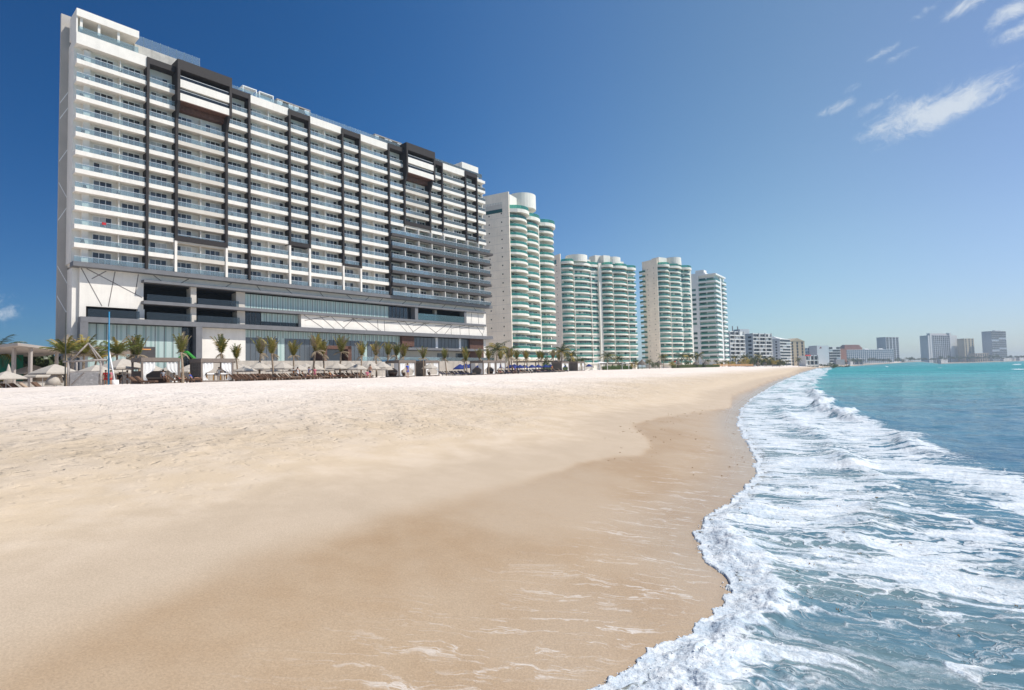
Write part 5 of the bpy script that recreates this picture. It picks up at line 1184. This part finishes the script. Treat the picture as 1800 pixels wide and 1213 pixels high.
# cabanas up on the hotel roof
def hu(px, py, v):
    r = ray(px, py); n = (math.sin(H_TH), -math.cos(H_TH)); k = (H_O[0] * n[0] + H_O[1] * n[1] + v) / (r.x * n[0] + r.y * n[1]); X, Y = r.x * k, r.y * k
    return (X - H_O[0]) * math.cos(H_TH) + (Y - H_O[1]) * math.sin(H_TH)
for px, w_, lb in ((487, 4.2, 'left cabana of the pair with white curtains on the hotel roof'), (516, 4.2, 'second cabana of the pair with white curtains on the hotel roof'), (659, 4.6, 'third curtained cabana on the hotel roof, nearer the dark projecting box'), (682, 4.6, 'fourth curtained cabana on the hotel roof, beside the dark projecting box')):
    u = hu(px, 190 if px < 600 else 240, -1.9); p = hp(u, -1.9, 63.22)
    R = thing('roof_cabana', lb, 'cabana', p, H_TH, 'cabanas on the hotel roof'); h = 2.5
    q = MB(); q.box(-.1, w_ + .1, -.1, 2.9, h - .22, h); q.build('roof', [T_PALE], R)
    for x in (0, w_):
        for y in (0, 2.8): q = MB(); q.box(x - .09, x + .09, y - .09, y + .09, 0, h - .22); q.build('post', [T_PALE], R)
    cm = curtain_mb(1.3, h - .3)
    link('curtain', cm.mesh('curtain', [C_WHITE]), R, (.05, -.02, .03)); o = link('curtain', cm.mesh('curtain', [C_WHITE]), R, (w_ - .05, -.02, .03)); o.scale = (-1, 1, 1)
    q = MB(); q.box(.1, w_ - .1, 2.75, 2.83, .02, h - .3); q.build('back_panel', [W_DARK], R)
for px, py, w_, lb in ((427, 150, 3.0, 'white steel frame on the hotel roof, left of the curtained cabanas'), (456, 160, 3.2, 'white canvas frame on the hotel roof beside the curtained cabanas')):
    u = hu(px, py, -2); p = hp(u, -2, 63.22); R = thing('roof_canopy', lb, 'canopy', p, H_TH); h = 2.6
    for x in (0, w_):
        for y in (0, 2): q = MB(); q.box(x - .1, x + .1, y - .1, y + .1, 0, h); q.build('post', [M_FRAME], R)
    q = MB(); q.box(-.12, w_ + .12, -.12, 2.12, h, h + .18); q.build('roof', [M_FRAME], R)
    if w_ > 3.1: q = MB(); q.add([(0, -.05, .1), (w_, -.05, .1), (w_, .8, h - .05), (0, .8, h - .05)], [(0, 1, 2, 3)]); q.build('canvas', [C_WHITE], R)
# flat roofed pavilion at the left edge, and its lower wing by the hotel
def slab(nm, label, pxs, thick, cols, cat='pavilion', under=None):
    pts = []
    for px, py, D in pxs: X, z = at(px, D, py); pts.append((X, D, z))
    zt = sum(p[2] for p in pts) / len(pts); o = pts[0]
    R = thing(nm, label, cat, (o[0], o[1], gz(o[0], o[1])), 0); oz = R.location.z
    q = MB(); q.prism([(p[0] - o[0], p[1] - o[1]) for p in pts], zt - thick - oz, zt - oz); q.build('roof', [T_PALE], R)
    for px, D in cols:
        X = at(px, D)[0]; q = MB(); q.box(X - o[0] - .16, X - o[0] + .16, D - o[1] - .16, D - o[1] + .16, -.1, zt - thick - oz); q.build('column', [T_PALE], R)
    return R, o, oz, zt
slab('pavilion', 'flat roofed open pavilion with square columns at the left edge of the beach', [(31, 611, 67), (128, 621, 84), (60, 612, 96), (-75, 616, 76)], .32, [(25, 70.5), (54, 71.5), (100, 82), (-20, 76)])
slab('pavilion', 'lower flat canopy in front of the pale glass wall of the hotel', [(118, 622, 86), (238, 616, 82), (246, 616, 92), (120, 622, 98)], .3, [(128, 88), (232, 85), (180, 86)])
t = thing('bar_counter', 'grey bar counter under the flat pavilion roof', 'counter', (at(60, 74)[0], 74, gz(at(60, 74)[0], 74)), .6); q = MB(); q.box(-4.5, 4.5, -.4, .4, 0, 1.1); q.build('body', [M_CONC], t); q = MB(); q.box(-4.7, 4.7, -.5, .5, 1.1, 1.2); q.build('top', [M_GREYD], t)
X, D = at(4, 88)[0], 88; q = MB(); q.box(-5, 3.2, 0, .15, 0, 5.2); q.build('wind_screen', [mat('green_mesh', (.01, .16, .085), .8)], None, loc=(X, D, gz(X, D)), label='green mesh wind screen behind the pavilion at the left edge', cat='screen')
X, D = at(30, 90)[0], 90; q = MB(); q.box(0, 5.5, 0, .15, 0, 2.6); q.build('fence_panel', [C_TAN], None, loc=(X, D, gz(X, D)), label='tan slatted panel behind the bar under the pavilion', cat='fence')
# folded parasol and changing tent by the pavilion
def folded(px, D, py, label, r=.45):
    X = at(px, D)[0]; z = gz(X, D); h = ztop(px, D, py) - z; t = thing('folded_parasol', label, 'parasol', (X, D, z)); q = MB()
    q.tube([(0, 0, h * .28), (0, 0, h * .6), (.03, 0, h * .85), (0, 0, h)], [r, r * .75, r * .35, .03], 9); q.build('canopy', [C_BEIGE], t); q = MB(); q.tube([(0, 0, 0), (0, 0, h * .3)], .04, 6); q.build('pole', [M_ALU], t)
folded(16, 66, 640, 'folded sand coloured parasol left of the first pavilion column'); folded(101, 62, 640, 'folded parasol between the pavilion and the timber sign frame', .6)
folded(95, 60, 655, 'loosely folded canvas beside the timber sign frame', .75)
# timber sign frame with a weathered board, tall poles, leaning white pole
FX, FD = at(121, 55.5)[0], 55.5; FZ0 = gz(FX, FD)
R = thing('sign_stand', 'rough timber frame with an A shaped top and a weathered grey board', 'timber frame', (FX, FD, FZ0), .03)
LW = at(183, 56)[0] - FX
for x in (0.0, LW): q = MB(); q.tube([(x, 0, -.2), (x + .03, 0, 2.65)], [.13, .11], 7); q.build('post', [T_GREY], R)
q = MB(); q.tube([(-.18, 1.4, -.2), (-.2, 1.4, 2.6)], .11, 7); q.build('post', [T_GREY], R)
q = MB(); q.tube([(-.5, 0, 2.62), (LW + .5, 0, 2.72)], .1, 7); q.build('beam', [T_GREY], R)
q = MB(); q.tube([(0.05, .05, 2.6), (LW * .56, .2, 4.4)], .085, 6); q.build('brace', [T_GREY], R)
q = MB(); q.tube([(LW * .56, .2, 4.4), (LW + .2, .05, 2.6)], .085, 6); q.build('brace', [T_GREY], R)
q = MB(); q.tube([(LW * .56, .2, 4.4), (LW - .6, .9, 2.3)], .07, 6); q.build('brace', [T_GREY], R)
m = bpy.data.materials.new('weathered_board'); m.use_nodes = True; t = NT(m.node_tree); b = t.n('ShaderNodeBsdfPrincipled', i_Roughness=.85); tcn = t.n('ShaderNodeTexCoord')
mpn = t.n('ShaderNodeMapping'); t.link(tcn.outputs['Object'], mpn.inputs[0]); mpn.inputs['Scale'].default_value = (1.1, 1, 3.2)
t.link(t.mix(t.ramp(t.noise(mpn.outputs[0], 2.2, 5, .7), .56, .66), t.mix(t.ramp(t.noise(tcn.outputs['Object'], 5, 4), .3, .7), (.36, .34, .32), (.46, .43, .40)), (.62, .60, .57)), b.inputs['Base Color']); o_ = t.n('ShaderNodeOutputMaterial'); t.link(b.outputs[0], o_.inputs[0])
q = MB(); q.box(.25, LW - .15, -.1, -.05, .22, 1.55); bd = q.build('board', [m], R)
q = MB(); q.bar((.35, -.14, .35), (1.6, -.14, 1.55), .09, .06); q.build('diagonal', [T_GREY], bd)
q = MB(); q.bar((.15, 0, 1.62), (LW, 0, 1.62), .1, .09); q.bar((.15, 0, .14), (LW, 0, .14), .1, .09); q.build('rail', [T_PALE], R)
def pole(nm, label, px, D, py, m_, r=.06, lean=0.0):
    X = at(px, D)[0]; z = gz(X, D); h = ztop(px, D, py) - z
    q = MB(); q.tube([(0, 0, -.3), (lean * .5, 0, h * .5), (lean, 0, h)], [r, r * .95, r * .8], 8); return q.build(nm, [m_], None, loc=(X, D, z), label=label, cat='pole')
pole('mast', 'tall thin dark mast rising behind the timber frame', 115.5, 57.5, 549, mat('dark_mast', (.05, .055, .05), .6), .06)
pole('pole', 'tall bright blue pole right of the timber frame', 191.5, 56.5, 548, mat('bright_blue', (.02, .19, .36), .5), .07)
X = at(203, 57.5)[0]; z = gz(X, 57.5); t = thing('leaning_pole', 'white leaning pole set in a white bucket of concrete beside the blue pole', 'pole', (X, 57.5, z)); q = MB(); q.tube([(0, 0, .3), (-.65, 0, 3.6)], [.09, .06], 8); q.build('shaft', [M_FRAME], t)
q = MB(); q.tube([(0, 0, -.1), (0, 0, .62)], [.36, .30], 12); q.build('bucket', [M_FRAME], t)
# children's play house behind the palms
X, D = at(329, 76)[0], 76; z = gz(X, D); R = thing('play_house', 'small yellow play house with a green gabled roof between the first two cabanas', 'play house', (X, D, z), math.pi / 2 + .3)
PG, PY = mat('play_green', (.03, .25, .03), .5), mat('play_yellow', (.55, .30, .02), .5)
zt = ztop(329, D, 617) - z
q = MB(); q.prism_x([(-.95, zt - .95), (0, zt), (.95, zt - .95), (.85, zt - 1.08), (0, zt - .22), (-.85, zt - 1.08)], -.8, .8); q.build('roof', [PG], R)
for x in (-.8, .8):
    for y in (-.8, .8): q = MB(); q.box(x - .07, x + .07, y - .07, y + .07, 0, zt - 1.1); q.build('post', [PY], R)
q = MB(); q.box(-.9, .9, -.9, .9, zt - 2.6, zt - 2.45); q.build('deck', [PG], R); q = MB(); q.box(-.85, .85, -.88, -.8, .3, 1.1); q.build('panel', [PY], R)
# thatched palapas, canopy, rescue flag stand, fence by the farther hotels
def palapa_proto():
    t = thing('thatched_umbrella', 'x', 'thatched umbrella'); q = MB(); n = 12; vs = [];fs = []
    prof = ((2.1, 1.75), (1.75, 2.2), (1.1, 2.85), (.45, 3.45), (.08, 3.85)); r0 = random.Random(3)
    for r, z in prof:
        for i in range(n): a = 2 * math.pi * i / n; k = 1 + r0.uniform(-.05, .05); vs.append((r * k * math.cos(a), r * k * math.sin(a), z + r0.uniform(-.06, .06)))
    for j in range(len(prof) - 1):
        for i in range(n): fs.append((j * n + i, j * n + (i + 1) % n, (j + 1) * n + (i + 1) % n, (j + 1) * n + i))
    q.add(vs, fs, 0); q.build('roof', [M_THATCH], t); q = MB(); q.tube([(0, 0, -.2), (0, 0, 3.4)], .1, 6); q.build('pole', [M_TRUNK], t); t['used'] = 0; return t
PP = [palapa_proto()]
for px, D, py, lb in ((1127, 236, 632, 'grey thatched umbrella, leftmost of the thatched ones'), (1157, 252, 633.5, 'grey thatched umbrella under the left side of the third tower'), (1191, 265, 634, 'grey thatched umbrella under the right side of the third tower'), (1222, 280, 635, 'grey thatched umbrella between the third and fourth towers'), (1239, 285, 634, 'grey thatched umbrella under the fourth tower'), (1297, 400, 636, 'grey thatched umbrella behind the timber fence'), (1330, 430, 636, 'grey thatched umbrella in front of the garden trees'), (1342, 440, 636, 'grey thatched umbrella at the right end of the garden trees')):
    X = at(px, D)[0]; z = gz(X, D); first_or_dup(PP, 0, (X, D, z), px, lb, 'thatched umbrellas at the farther hotels', max(.7, (ztop(px, D, py) - z) / 3.85))
X, D = at(1053, 182)[0], 182; R = thing('beach_canopy', 'small white square canopy on thin posts left of the clipped hedge', 'canopy', (X, D, gz(X, D)), .6)
q = MB(); q.add([(-1.8, -1.8, 2.2), (1.8, -1.8, 2.2), (1.8, 1.8, 2.2), (-1.8, 1.8, 2.2), (0, 0, 2.75)], [(0, 1, 4), (1, 2, 4), (2, 3, 4), (3, 0, 4), (3, 2, 1, 0)]); q.build('roof', [C_WHITE], R)
for x in (-1.7, 1.7):
    for y in (-1.7, 1.7): q = MB(); q.box(x - .05, x + .05, y - .05, y + .05, 0, 2.2); q.build('post', [M_FRAME], R)
X, D = at(1092, 215)[0], 215; R = thing('garden_arch', 'plain white open frame of thin posts right of the clipped hedge', 'frame', (X, D, gz(X, D)), .4)
q = MB(); q.box(0, .12, 0, .12, 0, 2.2); q.build('post', [M_FRAME], R); q = MB(); q.box(3, 3.12, 0, .12, 0, 2.2); q.build('post', [M_FRAME], R); q = MB(); q.box(0, 3.12, 0, .12, 2.2, 2.32); q.build('beam', [M_FRAME], R)
x0, x1 = at(1252, 310)[0], at(1322, 400)[0]; L = math.hypot(x1 - x0, 90); R = thing('timber_fence', 'long low orange brown timber fence along the sand under the white gallery block', 'fence', (x0, 310, gz(x0, 310)), math.atan2(90, x1 - x0)); M_FEN = mat('orange_timber', (.40, .22, .09), .8, var=.2, vscale=1)
for k in range(3): q = MB(); q.box(0, L, -.05, .05, .35 + k * .45, .68 + k * .45); q.build('board', [M_FEN], R)
for i in range(13): q = MB(); q.box(L * i / 12 - .1, L * i / 12 + .1, .05, .2, -.8, 1.7); q.build('post', [M_FEN], R)
X, D = at(1187, 262)[0], 262; z = gz(X, D); R = thing('flag_pole', 'slim pole with a small red flag under the third tower', 'flag', (X, D, z)); q = MB(); q.tube([(0, 0, 0), (0, 0, 3.4)], .05, 6); q.build('pole', [M_FRAME], R); q = MB(); q.add([(0, 0, 3.4), (-.9, .1, 3.3), (-.85, 0, 2.6), (0, 0, 2.7), (0, .03, 3.4), (-.9, .13, 3.3), (-.85, .03, 2.6), (0, .03, 2.7)], [(0, 1, 2, 3), (7, 6, 5, 4)]); q.build('flag', [mat('red_flag', (.5, .02, .02), .7)], R)
x0, x1 = at(1052, 226)[0], at(1120, 240)[0]; R = thing('garden_wall', 'dark low pergola line at the foot of the second tower', 'pergola', (x0, 226, gz(x0, 226)), math.atan2(14, x1 - x0)); L = math.hypot(14, x1 - x0)
q = MB(); q.box(0, L, -.2, .2, 2.3, 2.7); q.build('beam', [W_DARK], R)
for i in range(7): q = MB(); q.box(L * i / 6 - .12, L * i / 6 + .12, -.12, .12, -.3, 2.3); q.build('post', [W_DARK], R)
x0, x1 = at(905, 185)[0], at(1010, 200)[0]; R = thing('pergola', 'dark flat pergola along the garden of the first cream tower', 'pergola', (x0, 185, gz(x0, 185)), math.atan2(15, x1 - x0)); L = math.hypot(15, x1 - x0)
q = MB(); q.box(0, L, -1.5, 1.5, 3.1, 3.5); q.build('roof', [W_DARK], R)
for i in range(8): q = MB(); q.box(L * i / 7 - .12, L * i / 7 + .12, -1.3, -1.1, -.3, 3.1); q.build('post', [W_DARK], R)

# chairs left out on the hotel balconies, and a towel over one rail
q = MB(); q.box(-.27, .27, -.27, .27, .34, .42); q.box(-.27, .27, .22, .29, .42, .88)
for x in (-.25, .25):
    for y in (-.25, .25): q.box(x - .03, x + .03, y - .03, y + .03, 0, .36)
CHM = q.mesh('balcony_chair', [W_DARK]); rs = random.Random(19); nch = 0
for d, u0, z, bb in bal_items:
    if nch >= 150: break
    ci = min(range(len(COLS)), key=lambda i: abs(COLS[i][0] - u0)); wd = COLS[ci][1] - COLS[ci][0]
    for k in range(COLS[ci][2] * 2):
        if rs.random() < .45: continue
        u = u0 + wd * (k + .5) / (COLS[ci][2] * 2) + rs.uniform(-.4, .4); v = -rs.uniform(.75, 1.1)
        link('balcony_chair', CHM, None, hp(u, v, z + .01), 'dark low chair standing behind a glass rail on a hotel balcony', 'chair', 'dark chairs on the hotel balconies', rz=H_TH + rs.uniform(-.6, .6)); nch += 1
for (ci, k, f_, cm_, lb) in ((0, 2, .40, 'red', 'small red towel over a low glass balcony rail on the left wing of the hotel'),):
    u0, u1 = COLS[ci][:2]; q = MB(); q.box(-.32, .32, .0, .03, -.4, .05); q.box(-.32, .32, .0, .16, .03, .06)
    q.build('towel', [mat(cm_ + '_towel', dict(red=(.5, .03, .04), white=(.75, .75, .73), blue=(.03, .14, .42), orange=(.5, .2, .06))[cm_], .9)], None, loc=hp(u0 + (u1 - u0) * f_, -.20, FZ[k] + .95), label=lb, cat='towel', rz=H_TH)

# ------------------------------------------------------------------ people
SKIN = [mat('skin', c, .55) for c in ((.42, .24, .16), (.34, .18, .11), (.22, .115, .07))]
HAIR = [mat('hair', c, .6) for c in ((.02, .014, .01), (.08, .045, .02), (.22, .15, .07))]
CL = {k: mat(k + '_cloth', c, .85) for k, c in dict(white=(.72, .72, .72), black=(.015, .015, .018), navy=(.012, .022, .085), blue=(.01, .07, .42), red=(.42, .03, .03), grey=(.30, .30, .32), pink=(.50, .14, .20), tan=(.40, .30, .2), orange=(.5, .18, .05), lilac=(.40, .38, .52)).items()}
def skinned(pts, edges, rad, name):
    me = bpy.data.meshes.new(name); me.from_pydata(pts, edges, []); o = bpy.data.objects.new(name, me); COL.objects.link(o)
    md = o.modifiers.new('skin', 'SKIN'); md.use_smooth_shade = True
    if not me.skin_vertices: return None
    sv = me.skin_vertices[0].data
    for i, r in enumerate(rad): sv[i].radius = (r, r) if not hasattr(r, '__len__') else r
    sv[0].use_root = True
    o.modifiers.new('sub', 'SUBSURF').levels = 1
    dg = bpy.context.evaluated_depsgraph_get(); new = bpy.data.meshes.new_from_object(o.evaluated_get(dg))
    bpy.data.objects.remove(o); bpy.data.meshes.remove(me); return new
def pose(kind, rs):
    """joints of a 1.72 m figure facing -y; returns dict name -> point"""
    J = dict(pelvis=(0, 0, .95), waist=(0, .01, 1.10), chest=(0, .0, 1.32), neck=(0, -.01, 1.48), head0=(0, -.02, 1.56), head1=(0, -.04, 1.63), head2=(0, -.02, 1.71))
    for s, q in ((-1, 'l'), (1, 'r')):
        st = (.16 * s if kind == 'walk' else .02 * s)
        J.update({'sh' + q: (.18 * s, 0, 1.42), 'el' + q: (.24 * s, .03 + (.10 * s if kind == 'walk' else .02), 1.14), 'wr' + q: (.23 * s, -.08 + (.14 * s if kind == 'walk' else 0), .91), 'ha' + q: (.23 * s, -.11 + (.16 * s if kind == 'walk' else 0), .83),
                  'hi' + q: (.09 * s, 0, .90), 'kn' + q: (.11 * s, -.03 - st * .8, .50), 'an' + q: (.11 * s, .03 - st * 1.3 + (.10 if kind == 'walk' and s < 0 else 0), .09), 'to' + q: (.12 * s, -.14 - st * 1.3 + (.08 if kind == 'walk' and s < 0 else 0), .03)})
    if kind == 'elbow':                                     # one hand raised to the chest
        J['elr'] = (.27, -.02, 1.16); J['wrr'] = (.10, -.22, 1.22); J['har'] = (.04, -.27, 1.25)
    if kind in ('sit', 'recline'):
        lean = .0 if kind == 'sit' else .42
        dz = -.53
        for k in list(J):
            x, y, z = J[k]
            if k[:2] in ('kn', 'an', 'to'): continue
            z2 = z + dz; t_ = max(0, z2 - .42)
            J[k] = (x, y + t_ * math.sin(lean) * 1.05, .42 + t_ * math.cos(lean) if z2 > .42 else z2)
        for s, q in ((-1, 'l'), (1, 'r')):
            J['hi' + q] = (.09 * s, -.03, .45)
            if kind == 'sit': J['kn' + q] = (.13 * s, -.43, .50); J['an' + q] = (.13 * s, -.42, .09); J['to' + q] = (.13 * s, -.60, .04)
            else: J['kn' + q] = (.12 * s, -.42, .56 if s > 0 else .50); J['an' + q] = (.12 * s, -.80, .47); J['to' + q] = (.13 * s, -.87, .60)
    return J
def person(label, px, D, kind='stand', top=None, bottom='navy', skin=0, hair=0, rz=None, h=1.72, dress=False, long_hair=False, dz=0.0, seed=0, loc=None):
    rs = random.Random(seed); J = pose(kind, rs)
    names = list(J); idx = {k: i for i, k in enumerate(names)}; pts = [J[k] for k in names]
    R0 = dict(pelvis=.135, waist=.115, chest=.15, neck=.055, head0=.062, head1=.088, head2=.06, sh=.062, el=.042, wr=.03, ha=.034, hi=.088, kn=.056, an=.038, to=.034)
    rad = [R0[k] if k in R0 else R0[k[:2]] for k in names]
    E_ = [('pelvis', 'waist'), ('waist', 'chest'), ('chest', 'neck'), ('neck', 'head0'), ('head0', 'head1'), ('head1', 'head2')]
    for q in 'lr': E_ += [('chest', 'sh' + q), ('sh' + q, 'el' + q), ('el' + q, 'wr' + q), ('wr' + q, 'ha' + q), ('pelvis', 'hi' + q), ('hi' + q, 'kn' + q), ('kn' + q, 'an' + q), ('an' + q, 'to' + q)]
    ed = [(idx[a], idx[b]) for a, b in E_]
    for q, s in (('l', -1), ('r', 1)):                       # five fingers, thumb from the side of the palm
        hx, hy, hz = J['ha' + q]; wx, wy, wz = J['wr' + q]; d = Vector((hx - wx, hy - wy, hz - wz)).normalized(); f_ = d.orthogonal().normalized()
        for k in range(5):
            b = Vector((hx, hy, hz)); tip = b + d * (.085 + .012 * (2 - abs(k - 2)) if k < 4 else .03) + f_ * ((k - 1.5) * .022 if k < 4 else -.06) + Vector((0, -.015, 0))
            pts.append(tuple(tip)); rad.append(.011); ed.append((idx['ha' + q], len(pts) - 1))
    sc = h / 1.74
    if loc is None: X = at(px, D)[0]; loc = (X, D, gz(X, D) + dz)
    me = skinned([(x * sc, y * sc, z * sc) for x, y, z in pts], ed, [r * sc for r in rad], 'person')
    t = thing('person', label, 'person', loc, (rs.uniform(-.6, .6) if rz is None else rz))
    me.materials.clear(); me.materials.append(SKIN[skin]); link('body', me, t)
    def cloth(nm, chain, grow, m, extra=()):
        P = [J[k] for k in chain] + list(extra); n = len(P)
        mm = skinned([(x * sc, y * sc, z * sc) for x, y, z in P], [(i, i + 1) for i in range(n - 1)], [g * sc for g in grow], nm)
        mm.materials.clear(); mm.materials.append(m); return mm
    def cloth_tree(nm, nodes, edges, grow, m):
        mm = skinned([(J[k][0] * sc, J[k][1] * sc, J[k][2] * sc) if isinstance(k, str) else (k[0] * sc, k[1] * sc, k[2] * sc) for k in nodes], edges, [g * sc for g in grow], nm); mm.materials.clear(); mm.materials.append(m); link(nm, mm, t)
    mid = lambda a, b, f_: tuple(J[a][i] * (1 - f_) + J[b][i] * f_ for i in range(3))
    if dress: cloth_tree('dress', ['waist', 'chest', mid('chest', 'neck', .5), 'pelvis', mid('pelvis', 'knl', .5)[:0] or tuple((J['knl'][i] + J['knr'][i]) / 2 for i in range(3))], [(0, 1), (1, 2), (0, 3), (3, 4)], [.135, .165, .11, .17, .22], CL[top])
    else:
        if top: cloth_tree('shirt', ['waist', 'chest', mid('chest', 'neck', .6), 'pelvis', mid('shl', 'ell', .6), mid('shr', 'elr', .6), 'shl', 'shr'], [(0, 1), (1, 2), (0, 3), (1, 6), (6, 4), (1, 7), (7, 5)], [.135, .168, .09, .15, .062, .062, .078, .078], CL[top])
        if bottom: cloth_tree('shorts', ['pelvis', mid('pelvis', 'waist', .6), 'hil', 'hir', mid('hil', 'knl', .65), mid('hir', 'knr', .65)], [(0, 1), (0, 2), (0, 3), (2, 4), (3, 5)], [.152, .135, .106, .106, .088, .088], CL[bottom])
    hd = Vector(J['head1']) * sc; q = MB(); q.sphere((hd.x, hd.y + .03 * sc, hd.z + .035 * sc), .105 * sc, 10, 8, 0, (1, 1.05, .95))
    if long_hair: q.sphere((hd.x, hd.y + .07 * sc, hd.z - .10 * sc), .08 * sc, 8, 6, 0, (1.1, .7, 1.7))
    q.build('hair', [HAIR[hair]], t)
    q = MB()
    for s in (-1, 1): q.sphere((hd.x + .033 * s * sc, hd.y - .088 * sc, hd.z - .012 * sc), .011 * sc, 6, 4)
    q.build('eyes', [HAIR[0]], t)
    q = MB(); q.sphere((hd.x, hd.y - .10 * sc, hd.z - .035 * sc), .016 * sc, 6, 4, 0, (.8, 1, 1.4)); q.build('nose', [SKIN[skin]], t)
    return t
person('woman in a bright blue swimsuit standing on the sand in front of the cabanas', 715.5, 66.5, 'stand', 'blue', 'blue', 0, 1, rz=1.2, h=1.70)
person('bare chested man in navy shorts walking beside the sand coloured parasols', 650, 74, 'walk', None, 'navy', 0, 0, rz=2.6, h=1.78)
person('man in a white shirt and white shorts standing left of the nearest cabana', 224.5, 63, 'elbow', 'white', 'white', 1, 0, rz=-.9, h=1.78)
person('person in a black top seated behind the white leaning pole', 211, 62, 'sit', 'black', 'tan', 1, 0, rz=.5, dz=.35)
person('person in red standing beside the blue pole by the timber frame', 186.5, 56.6, 'elbow', 'red', 'red', 0, 1, rz=.9, h=1.62)
person('person in red shorts standing right of the blue pole', 196, 56.8, 'stand', 'pink', 'red', 0, 1, rz=-1.2, h=1.6)
person('person in a navy top standing behind the weathered board', 178, 62, 'stand', 'navy', 'navy', 1, 0, h=1.7)
person('woman in a white dress standing among the brown loungers', 523, 74.5, 'stand', 'white', None, 1, 0, rz=.4, h=1.66, dress=True, long_hair=True)
person('woman in a lilac top and white shorts standing right of the woman in white', 543, 75, 'stand', 'lilac', 'white', 0, 1, rz=-.5, h=1.66, long_hair=True)
person('child in a pink outfit standing beside a palm trunk among the loungers', 553, 75.5, 'stand', 'pink', 'pink', 0, 1, h=1.55)
person('person bending in orange beside the woman in the white dress', 516, 75, 'stand', 'orange', 'tan', 1, 1, h=1.6)
person('person in a grey shirt sitting in the nearest cabana', 287, 61.8, 'sit', 'grey', 'navy', 1, 0, rz=1.0, dz=.35)
person('person in a dark dress walking in front of the navy parasols', 899.5, 117, 'walk', 'black', None, 2, 0, rz=.6, h=1.7, dress=True, long_hair=True)
person('person in a blue shirt walking in front of the navy parasols', 904, 118, 'walk', 'blue', 'navy', 1, 0, rz=.4, h=1.76)
person('person in orange standing under the right hand navy parasols', 969, 140, 'stand', 'orange', 'tan', 0, 0, h=1.7)
person('person in white standing on the grass near the thatched umbrellas', 1141, 246, 'stand', 'white', 'white', 1, 0, h=1.75)
person('person in a white shirt behind the massage tables', 385, 65.2, 'stand', 'white', 'white', 1, 0, h=1.66)
person('person in a navy shirt behind the right massage table', 396, 65.6, 'stand', 'navy', 'navy', 1, 0, h=1.66)
person('person in pink crouching low beside the man in navy shorts', 645, 76, 'sit', 'pink', 'pink', 0, 0, dz=-.1)
REC = [(583, 'orange'), (592, None), (620, 'black'), (532, None), (309, 'tan'), (339, 'blue'), (611, None), (874, None), (917, 'red'), (940, None), (955, 'tan'), (891, None)]
for i, (px, top) in enumerate(REC):
    X, D, z, rz = min(LSPOT, key=lambda q: abs(900 + 1000 * q[0] / q[1] - px) + (.4 * abs(q[1] - rowD(px)) ))
    LSPOT.remove((X, D, z, rz))
    person(('sunbather lying on a lounger ' if top is None else f'sunbather in {top} lying on a lounger ') + ('under a palm of the brown rows', 'among the brown rows, bare chested', 'near the right end of the brown rows', 'behind the woman in white', 'between the first two cabanas', 'beside the second cabana', 'at the right end of the brown rows', 'left of the navy parasol group', 'in the middle of the navy rows', 'below the middle navy parasols', 'near the right end of the navy rows', 'below the left navy parasols')[i], px, D, 'recline', top, ('navy', 'red', 'black')[i % 3], i % 2, i % 3, rz=rz, loc=(X, D, z - .02), seed=i)

# ------------------------------------------------------------------ sea haze
q = MB(); q.box(-4700, 4700, -4700, 4700, -7.0, 77.5)
m = bpy.data.materials.new('sea_haze'); m.use_nodes = True; t = NT(m.node_tree)
v = t.n('ShaderNodeVolumePrincipled'); v.inputs['Color'].default_value = (.72, .86, 1.0, 1); v.inputs['Density'].default_value = .00017; v.inputs['Anisotropy'].default_value = .2
o = t.n('ShaderNodeOutputMaterial'); t.link(v.outputs[0], o.inputs['Volume'])
q.build('haze', [m], None, kind='stuff')
